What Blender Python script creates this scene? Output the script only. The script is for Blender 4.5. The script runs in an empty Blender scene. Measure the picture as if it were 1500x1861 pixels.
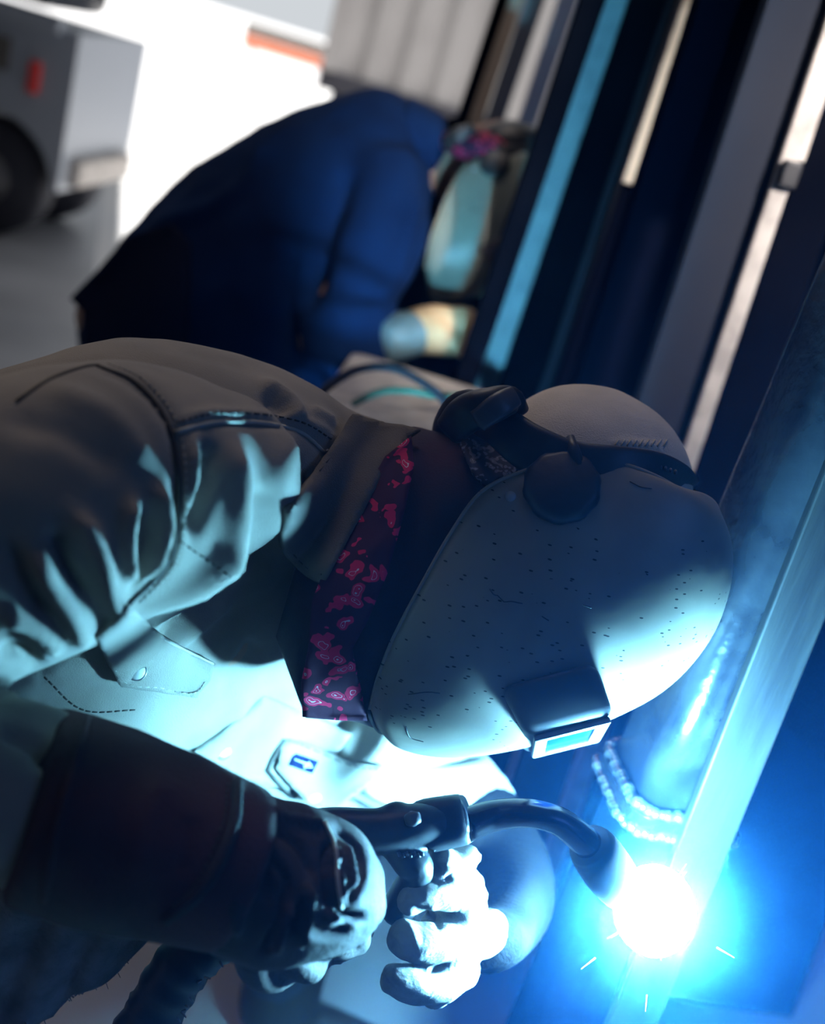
import bpy, bmesh, math, random
import numpy as np
from mathutils import Vector, Matrix, noise
from mathutils.bvhtree import BVHTree
from mathutils.geometry import delaunay_2d_cdt

random.seed(7)
sc = bpy.context.scene
COL = sc.collection
R = math.radians

# ------------------------------------------------------------------ camera
FPX = 2000.0
CAMH = 1.35
PITCH, ROLL = R(22), R(17)
F0 = Vector((0, math.cos(PITCH), -math.sin(PITCH)))
R0 = Vector((1, 0, 0))
U0 = Vector((0, math.sin(PITCH), math.cos(PITCH)))
CX = R0 * math.cos(ROLL) + U0 * math.sin(ROLL)
CY = -R0 * math.sin(ROLL) + U0 * math.cos(ROLL)
CAM = Vector((0, 0, CAMH))
cd = bpy.data.cameras.new('camera')
cam = bpy.data.objects.new('camera', cd)
COL.objects.link(cam)
rot = Matrix((CX, CY, -F0)).transposed()
cam.matrix_world = Matrix.Translation(CAM) @ rot.to_4x4()
cd.sensor_fit = 'VERTICAL'
cd.sensor_height = 24.0
cd.sensor_width = 24.0 * 1500 / 1861
cd.lens = 24.0 * FPX / 1861
cd.dof.use_dof = True
cd.dof.focus_distance = 0.80
cd.dof.aperture_fstop = 2.1
cd.clip_start = 0.02
sc.camera = cam

# ------------------------------------------------------------------ world, lights, exposure
sc.view_settings.view_transform = 'Standard'
sc.view_settings.look = 'None'
sc.view_settings.exposure = 0.0
sc.view_settings.gamma = 1.0
sc.view_settings.use_curve_mapping = False
w = bpy.data.worlds.new('world')
sc.world = w
w.use_nodes = True
w.node_tree.nodes['Background'].inputs[0].default_value = (0.9, 0.95, 1.0, 1)
w.node_tree.nodes['Background'].inputs[1].default_value = 0.7
sc.cycles.max_bounces = 6
sc.cycles.volume_bounces = 0
sc.cycles.use_denoising = True
sc.cycles.sample_clamp_indirect = 4.0
sc.cycles.volume_step_rate = 1.0

ARC_PX = (1190, 1655, 0.832)
ARC_COL = (0.20, 0.66, 1.0)
ARC_POWER = 70000.0      # emission strength of the arc
ARC2_POWER = 240.0
FUME_DENSITY = 0.06


def P(px, py, d):
    px, py, d = float(px), float(py), float(d)
    return CAM + d * (F0 + CX * ((px - 750) / FPX) + CY * ((930.5 - py) / FPX))


def sun(name, rx, rz, e, col, ang):
    l = bpy.data.lights.new(name, 'SUN'); l.energy = e; l.color = col; l.angle = ang
    o = bpy.data.objects.new(name, l); COL.objects.link(o); o.rotation_euler = (rx, 0, rz)
    return o


def area(name, loc, size, e, col, target=None, sy=None):
    l = bpy.data.lights.new(name, 'AREA'); l.energy = e; l.color = col
    l.shape = 'RECTANGLE'; l.size = size; l.size_y = sy or size
    o = bpy.data.objects.new(name, l); COL.objects.link(o); o.location = loc
    if target is not None:
        o.rotation_euler = (Vector(target) - Vector(loc)).to_track_quat('-Z', 'Y').to_euler()
    return o


sun('sun', R(18), R(20), 9.0, (1.0, 0.97, 0.93), R(0.6))
area('ceiling_lamp_light', (-0.9, 2.0, 3.4), 1.2, 16, (1.0, 0.86, 0.78), (-0.3, 0.9, 0.9))
area('post_fill_light', (1.5, -0.6, 2.8), 0.3, 4.5, (1.0, 0.92, 0.86), (0.42, 1.6, 1.40)).data.spread = R(22)  # added light without a fixture, brightens the silver strip and posts
area('blue_fill_light', (3.5, -1.5, 3.6), 1.6, 24, (0.12, 0.32, 1.0), (0.2, 1.0, 0.9))  # added blue fill for surfaces facing the camera, not a ceiling fixture


# ------------------------------------------------------------------ helpers
def proj(vs):
    """world verts (n,3) -> px,py,d arrays"""
    v = np.asarray(vs) - np.array(CAM)
    x = v @ np.array(CX); y = v @ np.array(CY); d = v @ np.array(F0)
    return 750 + FPX * x / d, 930.5 - FPX * y / d, d


def tag(o, label=None, cat=None, group=None, kind=None):
    if label: o['label'] = label
    if cat: o['category'] = cat
    if group: o['group'] = group
    if kind: o['kind'] = kind
    return o


def link(name, me, m=None, parent=None, smooth=True):
    o = bpy.data.objects.new(name, me)
    COL.objects.link(o)
    if m and not me.materials: me.materials.append(m)
    if smooth:
        for p in me.polygons: p.use_smooth = True
    if parent:
        o.parent = parent
        o.matrix_parent_inverse = parent.matrix_basis.inverted()
    return o


def empty(name, loc, label, cat, group=None):
    o = bpy.data.objects.new(name, None)
    o.empty_display_size = 0.05
    COL.objects.link(o); o.location = loc
    return tag(o, label, cat, group)


def mesh(name, vs, fs):
    me = bpy.data.meshes.new(name)
    me.from_pydata([tuple(v) for v in vs], [], fs)
    me.validate(); me.update()
    bm = bmesh.new(); bm.from_mesh(me)
    bmesh.ops.recalc_face_normals(bm, faces=bm.faces)
    bm.to_mesh(me); bm.free()
    return me


def mod_bevel(o, wd, seg=2, ang=40):
    b = o.modifiers.new('bevel', 'BEVEL'); b.width = wd; b.segments = seg
    b.limit_method = 'ANGLE'; b.angle_limit = R(ang)
    return o


def box(name, lo, hi, m, parent=None, bev=0.004, rotz=0.0, org=None):
    """axis aligned box given world corners (optionally turned about org)"""
    x0, y0, z0 = lo; x1, y1, z1 = hi
    vs = [(x, y, z) for x in (x0, x1) for y in (y0, y1) for z in (z0, z1)]
    if rotz:
        c = Vector(org); M = Matrix.Rotation(rotz, 3, 'Z')
        vs = [tuple(c + M @ (Vector(v) - c)) for v in vs]
    fs = [(0, 1, 3, 2), (4, 6, 7, 5), (0, 4, 5, 1), (2, 3, 7, 6), (0, 2, 6, 4), (1, 5, 7, 3)]
    o = link(name, mesh(name, vs, fs), m, parent, smooth=False)
    if bev: mod_bevel(o, bev)
    return o


def catmull(pts, n):
    pts = [np.array(p, float) for p in pts]
    k = len(pts)
    out = []
    for i in range(n):
        t = i / (n - 1) * (k - 1)
        j = min(int(t), k - 2); u = t - j
        p1, p2 = pts[j], pts[j + 1]
        p0 = pts[j - 1] if j > 0 else 2 * p1 - p2
        p3 = pts[j + 2] if j + 2 < k else 2 * p2 - p1
        out.append(0.5 * ((2 * p1) + (-p0 + p2) * u + (2 * p0 - 5 * p1 + 4 * p2 - p3) * u * u + (-p0 + 3 * p1 - 3 * p2 + p3) * u ** 3))
    return [[float(x) for x in o] for o in out]


def loft(ctrl, n=24, ring=20, col=False, e=1.0, cap=True, shrink=1.0):
    """ctrl: (px, py, d, half width in px, half depth in m). Closed tube; returns verts, faces"""
    S = catmull(ctrl, n)
    C = [P(s[0], s[1], s[2]) for s in S]
    vs, fs = [], []
    for i, s in enumerate(S):
        t = (C[min(i + 1, n - 1)] - C[max(i - 1, 0)]).normalized()
        vd = (C[i] - CAM).normalized()
        A = CY.copy() if col else t.cross(vd)
        if A.length < 1e-4: A = CY.copy()
        A.normalize()
        B = F0.copy() if col else t.cross(A).normalized()
        hw = max(s[3], 1) * s[2] / FPX * shrink; hd = max(s[4], 0.001) * shrink
        for k in range(ring):
            a = 2 * math.pi * k / ring
            ca, sa = math.cos(a), math.sin(a)
            ca = math.copysign(abs(ca) ** e, ca); sa = math.copysign(abs(sa) ** e, sa)
            vs.append(C[i] + A * hw * ca + B * hd * sa)
    for i in range(n - 1):
        for k in range(ring):
            a = i * ring + k; b = i * ring + (k + 1) % ring
            fs.append((a, b, b + ring, a + ring))
    if cap:
        for i0 in (0, (n - 1) * ring):
            c = len(vs); cc = Vector((0, 0, 0))
            for k in range(ring): cc += vs[i0 + k]
            cc /= ring
            t = (C[0] - C[1]) if i0 == 0 else (C[-1] - C[-2])
            r = (vs[i0] - cc).length
            vs.append(cc + t.normalized() * r * 0.35)
            for k in range(ring): fs.append((i0 + k, i0 + (k + 1) % ring, c))
    return vs, fs


def merge(parts):
    vs, fs = [], []
    for v, f in parts:
        o = len(vs); vs += list(v); fs += [tuple(i + o for i in q) for q in f]
    return vs, fs


def ellipsoid(c, ax, n=16):
    """ax: three Vectors (semi axes)"""
    bm = bmesh.new(); bmesh.ops.create_uvsphere(bm, u_segments=n * 2, v_segments=n, radius=1)
    vs = [c + ax[0] * v.co.x + ax[1] * v.co.y + ax[2] * v.co.z for v in bm.verts]
    fs = [tuple(v.index for v in f.verts) for f in bm.faces]
    bm.free()
    return vs, fs


def remesh(parts, vox, smooth=6, name='m'):
    me = mesh(name, *merge(parts))
    o = bpy.data.objects.new('tmp', me); COL.objects.link(o)
    r = o.modifiers.new('r', 'REMESH'); r.mode = 'VOXEL'; r.voxel_size = vox
    if smooth:
        s = o.modifiers.new('s', 'SMOOTH'); s.iterations = smooth; s.factor = 0.5
    dg = bpy.context.evaluated_depsgraph_get()
    out = bpy.data.meshes.new_from_object(o.evaluated_get(dg))
    bpy.data.objects.remove(o)
    out.name = name
    return out


def sculpt(me, feats, nz=None, clampd=None):
    """feats: (polyline px, half width px, amplitude m): raised (or cut) creases on the side seen"""
    n = len(me.vertices)
    co = np.empty(n * 3); me.vertices.foreach_get('co', co); co = co.reshape(n, 3)
    no = np.array([tuple(v.normal) for v in me.vertices])
    px, py, d = proj(co)
    tow = np.array(CAM) - co; tow /= np.linalg.norm(tow, axis=1)[:, None]
    face = np.clip((no * tow).sum(1) * 2.5, 0, 1)
    disp = np.zeros(n)
    for line, wd, amp in feats:
        L = np.array(catmull(line, max(2, len(line) * 5)))
        best = np.full(n, 1e9)
        tt = np.zeros(n)
        for i in range(len(L) - 1):
            a, b = L[i], L[i + 1]; ab = b - a; l2 = max((ab ** 2).sum(), 1e-6)
            u = np.clip(((px - a[0]) * ab[0] + (py - a[1]) * ab[1]) / l2, 0, 1)
            dd = np.hypot(px - a[0] - u * ab[0], py - a[1] - u * ab[1])
            m_ = dd < best; best[m_] = dd[m_]; tt[m_] = (i + u[m_]) / (len(L) - 1)
        taper = np.clip(np.minimum(tt, 1 - tt) * 5 + 0.15, 0, 1)
        disp += amp * np.exp(-(best / wd) ** 2) * taper * face
    if nz:
        sc_, amp = nz
        for i in range(n):
            disp[i] += amp * noise.fractal(Vector(co[i]) * sc_, 0.8, 2.0, 3)
    co += no * disp[:, None]
    me.vertices.foreach_set('co', co.ravel())
    me.update()


CAMV = CAM


def bvh_of(*mes):
    vs, fs = [], []
    for me in mes:
        o = len(vs); vs += [v.co.copy() for v in me.vertices]
        fs += [tuple(i + o for i in p.vertices) for p in me.polygons]
    return BVHTree.FromPolygons(vs, fs)


def hit(bv, px, py, default=0.85):
    dr = (P(px, py, 1.0) - CAM).normalized()
    h = bv.ray_cast(CAM, dr)
    if h[0] is None: return P(px, py, default)
    return h[0]


def drape(name, poly, bv, off, m, parent, step=10, thick=0.002, default=0.85, relax=25, puff=0.0):
    P2 = [Vector(p) for p in poly]
    B = []
    for i in range(len(P2)):
        a, b = P2[i], P2[(i + 1) % len(P2)]
        k = max(1, int((b - a).length / step))
        for j in range(k): B.append(a.lerp(b, j / k))
    nb = len(B)

    def inside(x, y):
        c = False
        for i in range(nb):
            a, b = B[i], B[i - 1]
            if (a.y > y) != (b.y > y) and x < (b.x - a.x) * (y - a.y) / (b.y - a.y) + a.x: c = not c
        return c
    pts = list(B)
    x0, x1 = min(p.x for p in B), max(p.x for p in B); y0, y1 = min(p.y for p in B), max(p.y for p in B)
    y = y0 + step / 2
    while y < y1:
        x = x0 + step / 2
        while x < x1:
            if inside(x, y) and min((p - Vector((x, y))).length for p in B) > step * 0.45: pts.append(Vector((x, y)))
            x += step
        y += step
    ov, oe, of, *_ = delaunay_2d_cdt(pts, [(i, (i + 1) % nb) for i in range(nb)], [], 1, 1e-4)
    D = [(hit(bv, p.x, p.y, default) - CAM).length for p in ov]
    nbr = [set() for _ in ov]
    for f in of:
        for i in f:
            nbr[i].update(j for j in f if j != i)
    for _ in range(relax):      # cloth bridges hollows
        D = [min(D[i], sum(D[j] for j in nbr[i]) / max(1, len(nbr[i]))) if nbr[i] else D[i] for i in range(len(D))]
    for _ in range(3):
        D = [0.5 * D[i] + 0.5 * sum(D[j] for j in nbr[i]) / max(1, len(nbr[i])) if nbr[i] else D[i] for i in range(len(D))]
    vs = []
    for p, dd in zip(ov, D):
        ed = min((q - p).length for q in B)
        vs.append(CAM + (P(p.x, p.y, 1.0) - CAM).normalized() * (dd - off - puff * min(1, ed / 25)))
    me = bpy.data.meshes.new(name)
    me.from_pydata([tuple(v) for v in vs], [], [tuple(f) for f in of]); me.validate(); me.update()
    o = link(name, me, m, parent)
    s = o.modifiers.new('solid', 'SOLIDIFY'); s.thickness = thick; s.offset = 0
    return o


def tube_mesh(name, pts, r, ring=8, closed_caps=True):
    vs, fs = [], []
    n = len(pts)
    rr = r if isinstance(r, (list, tuple)) else [r] * n
    up = Vector((0.3, 0.2, 1)).normalized()
    for i, p in enumerate(pts):
        t = (Vector(pts[min(i + 1, n - 1)]) - Vector(pts[max(i - 1, 0)])).normalized()
        a = t.cross(up)
        if a.length < 0.05: a = t.cross(Vector((1, 0, 0)))
        a.normalize(); b = t.cross(a)
        for k in range(ring):
            q = 2 * math.pi * k / ring
            vs.append(Vector(p) + (a * math.cos(q) + b * math.sin(q)) * rr[i])
    for i in range(n - 1):
        for k in range(ring):
            x = i * ring + k; y = i * ring + (k + 1) % ring
            fs.append((x, y, y + ring, x + ring))
    fs.append(tuple(range(ring))); fs.append(tuple((n - 1) * ring + k for k in range(ring)))
    return vs, fs


def seam(name, line, bv, m, parent, r=0.0009, off=0.0006, n=None, default=0.85, dash=False):
    L = catmull(line, n or max(8, int(sum(math.dist(line[i][:2], line[i + 1][:2]) for i in range(len(line) - 1)) / 12)))
    pts = []
    for q in L:
        h = hit(bv, q[0], q[1], default); pts.append(h - (h - CAM).normalized() * off)
    if dash:
        parts = []
        for i in range(0, len(pts) - 1):
            a, b = pts[i], pts[i + 1]
            parts.append(tube_mesh('d', [a, a.lerp(b, 0.62)], r, 5))
        o = link(name, mesh(name, *merge(parts)), m, parent); o['kind'] = 'stuff'
        return o
    return link(name, mesh(name, *tube_mesh(name, pts, r, 6)), m, parent)


# ------------------------------------------------------------------ materials
def mat(name, col, rough=0.7, metal=0.0, var=None, scale=20.0, bump=0.0, bscale=200.0, stretch=None, spec=0.5, detail=4.0, thr=(0.4, 0.65), sheen=0.0):
    m = bpy.data.materials.new(name); m.use_nodes = True
    nt = m.node_tree; b = nt.nodes['Principled BSDF']
    b.inputs['Base Color'].default_value = (*col, 1)
    b.inputs['Roughness'].default_value = rough
    b.inputs['Metallic'].default_value = metal
    b.inputs['Specular IOR Level'].default_value = spec
    if sheen: b.inputs['Sheen Weight'].default_value = sheen
    tc = nt.nodes.new('ShaderNodeTexCoord')
    src = tc.outputs['Object']
    if stretch:
        mp = nt.nodes.new('ShaderNodeMapping'); mp.inputs['Scale'].default_value = stretch
        if len(stretch) > 3: pass
        nt.links.new(src, mp.inputs['Vector']); src = mp.outputs['Vector']
    if var:
        nz = nt.nodes.new('ShaderNodeTexNoise'); nz.inputs['Scale'].default_value = scale; nz.inputs['Detail'].default_value = detail
        nt.links.new(src, nz.inputs['Vector'])
        cr = nt.nodes.new('ShaderNodeValToRGB')
        cr.color_ramp.elements[0].position = thr[0]; cr.color_ramp.elements[1].position = thr[1]
        cr.color_ramp.elements[0].color = (*col, 1); cr.color_ramp.elements[1].color = (*var, 1)
        nt.links.new(nz.outputs['Fac'], cr.inputs['Fac'])
        nt.links.new(cr.outputs['Color'], b.inputs['Base Color'])
    if bump:
        n2 = nt.nodes.new('ShaderNodeTexNoise'); n2.inputs['Scale'].default_value = bscale; n2.inputs['Detail'].default_value = 5
        nt.links.new(src, n2.inputs['Vector'])
        bp = nt.nodes.new('ShaderNodeBump'); bp.inputs['Strength'].default_value = bump; bp.inputs['Distance'].default_value = 0.002
        nt.links.new(n2.outputs['Fac'], bp.inputs['Height'])
        nt.links.new(bp.outputs['Normal'], b.inputs['Normal'])
    return m


def emis(name, col, s):
    m = bpy.data.materials.new(name); m.use_nodes = True
    nt = m.node_tree; nt.nodes.clear()
    e = nt.nodes.new('ShaderNodeEmission'); e.inputs[0].default_value = (*col, 1); e.inputs[1].default_value = s
    o = nt.nodes.new('ShaderNodeOutputMaterial'); nt.links.new(e.outputs[0], o.inputs[0])
    return m


def spatter_mat(name, base, dirt, mark):
    """painted hood: soft grime, tiny dark spatter streaks"""
    m = mat(name, base, 0.42, 0.0, dirt, 9.0, 0.25, 60.0, thr=(0.42, 0.7), spec=0.5)
    nt = m.node_tree; b = nt.nodes['Principled BSDF']
    prev = b.inputs['Base Color'].links[0].from_socket
    tc = nt.nodes.new('ShaderNodeTexCoord')
    mp = nt.nodes.new('ShaderNodeMapping'); mp.inputs['Scale'].default_value = (1.0, 1.0, 2.6); mp.inputs['Rotation'].default_value = (0.3, 0.9, 0.2)
    nt.links.new(tc.outputs['Object'], mp.inputs['Vector'])
    vo = nt.nodes.new('ShaderNodeTexVoronoi'); vo.inputs['Scale'].default_value = 95
    nt.links.new(mp.outputs['Vector'], vo.inputs['Vector'])
    lt = nt.nodes.new('ShaderNodeMath'); lt.operation = 'LESS_THAN'; lt.inputs[1].default_value = 0.15
    nt.links.new(vo.outputs['Distance'], lt.inputs[0])
    nz = nt.nodes.new('ShaderNodeTexNoise'); nz.inputs['Scale'].default_value = 14
    nt.links.new(tc.outputs['Object'], nz.inputs['Vector'])
    gt = nt.nodes.new('ShaderNodeMath'); gt.operation = 'GREATER_THAN'; gt.inputs[1].default_value = 0.49
    nt.links.new(nz.outputs['Fac'], gt.inputs[0])
    mu = nt.nodes.new('ShaderNodeMath'); mu.operation = 'MULTIPLY'
    nt.links.new(lt.outputs[0], mu.inputs[0]); nt.links.new(gt.outputs[0], mu.inputs[1])
    mx = nt.nodes.new('ShaderNodeMixRGB'); mx.inputs[2].default_value = (*mark, 1)
    nt.links.new(mu.outputs[0], mx.inputs[0]); nt.links.new(prev, mx.inputs[1])
    nt.links.new(mx.outputs[0], b.inputs['Base Color'])
    return m


def paisley_mat(name, base, dark, light, scale=45.0):
    m = mat(name, base, 0.85)
    nt = m.node_tree; b = nt.nodes['Principled BSDF']
    tc = nt.nodes.new('ShaderNodeTexCoord')
    vo = nt.nodes.new('ShaderNodeTexVoronoi'); vo.inputs['Scale'].default_value = scale
    nz = nt.nodes.new('ShaderNodeTexNoise'); nz.inputs['Scale'].default_value = scale * 0.7
    ad = nt.nodes.new('ShaderNodeMixRGB'); ad.blend_type = 'ADD'; ad.inputs[0].default_value = 0.03
    nt.links.new(tc.outputs['Object'], nz.inputs['Vector'])
    nt.links.new(tc.outputs['Object'], ad.inputs[1]); nt.links.new(nz.outputs['Color'], ad.inputs[2])
    nt.links.new(ad.outputs[0], vo.inputs['Vector'])
    cr = nt.nodes.new('ShaderNodeValToRGB')
    el = cr.color_ramp.elements
    cr.color_ramp.interpolation = 'CONSTANT'
    el[0].position = 0; el[0].color = (*light, 1)
    el[1].position = 0.07; el[1].color = (*base, 1)
    for p, c in ((0.20, light), (0.225, base), (0.42, dark)):
        q = el.new(p); q.color = (*c, 1)
    nt.links.new(vo.outputs['Distance'], cr.inputs['Fac'])
    nt.links.new(cr.outputs['Color'], b.inputs['Base Color'])
    return m


M = {}
M['jacket'] = mat('jacket_canvas', (0.31, 0.26, 0.21), 0.9, 0, (0.24, 0.205, 0.17), 14, 0.35, 900, sheen=0.15)
M['jacket_dark'] = mat('jacket_seam', (0.07, 0.06, 0.05), 0.9)
M['stitch'] = mat('stitch_thread', (0.45, 0.40, 0.33), 0.8)
M['snap'] = mat('pearl_snap', (0.78, 0.76, 0.7), 0.25)
M['snap_rim'] = mat('snap_rim', (0.3, 0.3, 0.3), 0.3, 1.0)
M['collar'] = mat('collar_canvas', (0.15, 0.125, 0.10), 0.9, 0, (0.11, 0.095, 0.08), 18, 0.35, 900)
M['bandana'] = paisley_mat('red_paisley', (0.72, 0.012, 0.10), (0.05, 0.004, 0.03), (0.75, 0.62, 0.66), 75)
M['dorag'] = paisley_mat('grey_paisley', (0.22, 0.22, 0.26), (0.04, 0.04, 0.06), (0.7, 0.7, 0.74), 130)
M['neck'] = mat('dark_neck_cover', (0.022, 0.016, 0.022), 0.95, 0, (0.05, 0.015, 0.02), 12, 0.3, 500)
M['leather'] = mat('glove_leather', (0.05, 0.034, 0.03), 0.8, 0, (0.03, 0.022, 0.02), 25, 0.5, 300)
M['leather_red'] = mat('gauntlet_leather', (0.075, 0.026, 0.026), 0.85, 0, (0.03, 0.014, 0.016), 10, 0.5, 400)
M['cuff_dark'] = mat('dark_cuff_leather', (0.010, 0.009, 0.010), 0.9, 0, (0.006, 0.006, 0.007), 25, 0.6, 250, spec=0.1)
M['leather_light'] = mat('pale_leather', (0.42, 0.38, 0.34), 0.75, 0, (0.30, 0.26, 0.23), 30, 0.5, 260)  # left glove only, much paler than the right glove's leather
M['shell'] = spatter_mat('hood_paint', (0.32, 0.28, 0.22), (0.21, 0.175, 0.145), (0.02, 0.02, 0.02))
M['shell_b'] = spatter_mat('hood_paint_pale', (0.22, 0.24, 0.20), (0.17, 0.18, 0.155), (0.05, 0.05, 0.05))
M['black'] = mat('black_plastic', (0.016, 0.017, 0.02), 0.45, 0, (0.03, 0.03, 0.035), 30, 0.1, 200)
M['lensbox'] = mat('grey_plastic', (0.075, 0.075, 0.085), 0.4)
M['lens_bezel'] = mat('bezel_plastic', (0.35, 0.36, 0.38), 0.35)
M['lens'] = mat('dark_blue_lens', (0.01, 0.05, 0.22), 0.08, 0.0, spec=0.9)
M['cap'] = mat('cap_canvas', (0.70, 0.60, 0.52), 0.9, 0, (0.60, 0.52, 0.45), 20, 0.4, 900)
M['skin'] = mat('skin', (0.34, 0.2, 0.14), 0.55, 0, (0.28, 0.15, 0.11), 20)
M['trousers'] = mat('trousers_denim', (0.05, 0.055, 0.075), 0.9, 0, (0.035, 0.038, 0.055), 12, 0.3, 600)
M['boot'] = mat('boot_leather', (0.03, 0.022, 0.018), 0.6)
M['apron'] = mat('apron_canvas', (0.26, 0.25, 0.25), 0.95, 0, (0.15, 0.145, 0.15), 30, 0.7, 350)
M['fray'] = mat('frayed_thread', (0.30, 0.28, 0.27), 0.9)
M['copper'] = mat('torch_neck_metal', (0.10, 0.075, 0.085), 0.22, 0.9, (0.05, 0.05, 0.06), 30)
M['nozzle'] = mat('nozzle_metal', (0.012, 0.012, 0.016), 0.7, 0.0, spec=0.2)
M['steel'] = mat('mill_steel', (0.030, 0.036, 0.045), 0.22, 0.5, (0.012, 0.015, 0.022), 16, 0.5, 70, detail=8)
M['steel_worn'] = mat('worn_flat_steel', (0.012, 0.013, 0.0125), 0.6, 0.1, (0.003, 0.0035, 0.005), 26, 0.5, 90, stretch=(1, 1, 0.15), detail=8, spec=0.25)
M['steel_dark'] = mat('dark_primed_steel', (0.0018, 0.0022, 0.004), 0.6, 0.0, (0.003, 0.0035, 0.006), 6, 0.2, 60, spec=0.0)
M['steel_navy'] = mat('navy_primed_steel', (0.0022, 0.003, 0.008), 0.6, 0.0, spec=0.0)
M['steel_slate'] = mat('slate_primed_steel', (0.022, 0.026, 0.038), 0.6, 0.0, (0.028, 0.031, 0.042), 4, spec=0.0)
M['arc_blue'] = mat('arc_tinted_blue', (0.12, 0.20, 0.23), 0.6, 0.2, (0.09, 0.16, 0.19), 30)  # cyan of the far arc's light put into the base colour
M['steel_silver'] = mat('galvanised_steel', (0.50, 0.46, 0.43), 0.55, 0.15, (0.34, 0.31, 0.29), 24, 0.2, 90)
M['gap_rust'] = mat('pale_gap_rust', (0.80, 0.75, 0.66), 0.7, 0.0, (0.22, 0.17, 0.13), 26, 0.2, 90, stretch=(1, 1, 0.25), thr=(0.5, 0.62), detail=8)  # pale tone of a bright gap to the outside, flecked with rust
M['bead'] = mat('weld_bead', (0.25, 0.27, 0.3), 0.25, 0.9)
M['tan_bar'] = mat('tan_gap_bar', (0.62, 0.50, 0.40), 0.8)  # tone of the daylit container between the posts, put on a bar
M['grey_bar'] = mat('grey_gap_bar', (0.20, 0.20, 0.21), 0.8)  # grey of the outside seen between posts, given to a bar
M['white_bar'] = mat('bright_white_bar', (0.85, 0.83, 0.83), 0.8)  # brightness of the daylit gap as bar colour; barrier legs share it
M['concrete'] = mat('shop_concrete', (0.32, 0.33, 0.36), 0.42, 0, (0.24, 0.25, 0.27), 1.5, 0.2, 30)
M['yard'] = mat('yard_concrete', (0.72, 0.71, 0.70), 0.9, 0, (0.66, 0.66, 0.68), 0.6)
M['wall'] = mat('dark_shop_wall', (0.03, 0.04, 0.075), 0.8, 0, (0.022, 0.03, 0.06), 2)
M['roof'] = mat('roof_sheet', (0.2, 0.2, 0.2), 0.8)
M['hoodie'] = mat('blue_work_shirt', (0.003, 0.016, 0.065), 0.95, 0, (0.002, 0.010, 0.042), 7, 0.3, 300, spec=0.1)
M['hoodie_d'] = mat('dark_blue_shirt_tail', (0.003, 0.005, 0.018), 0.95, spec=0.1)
M['truckw'] = mat('truck_white_paint', (0.36, 0.39, 0.44), 0.4)
M['truckd'] = mat('truck_dark_glass', (0.02, 0.025, 0.04), 0.2)
M['rubber'] = mat('rubber', (0.012, 0.014, 0.025), 0.8)
M['red'] = mat('red_plastic', (0.7, 0.05, 0.05), 0.5)
M['cont'] = mat('container_paint', (0.22, 0.21, 0.21), 0.7, 0, (0.20, 0.19, 0.19), 3)
M['contd'] = mat('chassis_steel', (0.012, 0.012, 0.02), 0.7)
M['tanglove'] = mat('tan_work_glove', (0.62, 0.44, 0.25), 0.85, 0, (0.42, 0.30, 0.17), 18)
M['green'] = mat('green_hose_rubber', (0.03, 0.13, 0.09), 0.6)
M['tagblue'] = mat('tag_cloth_blue', (0.004, 0.010, 0.045), 0.8, spec=0.1)
M['tagwhite'] = mat('tag_thread_white', (0.7, 0.7, 0.7), 0.8)
M['orange'] = mat('orange_barrier_plastic', (0.62, 0.17, 0.08), 0.7)
M['greyplastic'] = mat('grey_barrier_plastic', (0.13, 0.12, 0.11), 0.8)

# ------------------------------------------------------------------ the setting
def struct(o):
    o['kind'] = 'structure'; return o


def slab(name, pts, z0, z1, m):
    n = len(pts)
    vs = [(x, y, z0) for x, y in pts] + [(x, y, z1) for x, y in pts]
    fs = [tuple(range(n)), tuple(range(n, 2 * n))] + [(i, (i + 1) % n, n + (i + 1) % n, n + i) for i in range(n)]
    return struct(link(name, mesh(name, vs, fs), m, smooth=False))


slab('floor', [(-9, -4), (7, -4), (7, 3.55), (-1.22, 3.55), (-5.2, 14.5), (-14, 14.5), (-14, -4)], -0.1, 0.0, M['concrete'])
slab('floor_yard', [(7, 3.55), (60, 3.55), (60, 90), (-60, 90), (-60, 14.5), (-5.2, 14.5), (-1.22, 3.55)], -0.1, 0.0, M['yard'])
slab('ceiling', [(-9, -4), (7, -4), (7, 3.3), (-1.0, 3.3), (-4.75, 13.6), (-14, 14.0), (-14, -4)], 4.0, 4.15, M['roof'])
box('wall_back', (0.55, 3.2, 0), (7, 3.35, 4.0), M['wall'], None, 0)['kind'] = 'structure'
box('wall_right', (7, -4, 0), (7.15, 3.35, 4.0), M['wall'], None, 0)['kind'] = 'structure'
box('wall_front', (-9, -4.15, 0), (7, -4, 4.0), M['wall'], None, 0)['kind'] = 'structure'
box('wall_left', (-14.15, -4, 0), (-14, 14, 4.0), M['wall'], None, 0)['kind'] = 'structure'


# ------------------------------------------------------------------ upright steel
def zhit(px, py, d): return P(px, py, d)


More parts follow.
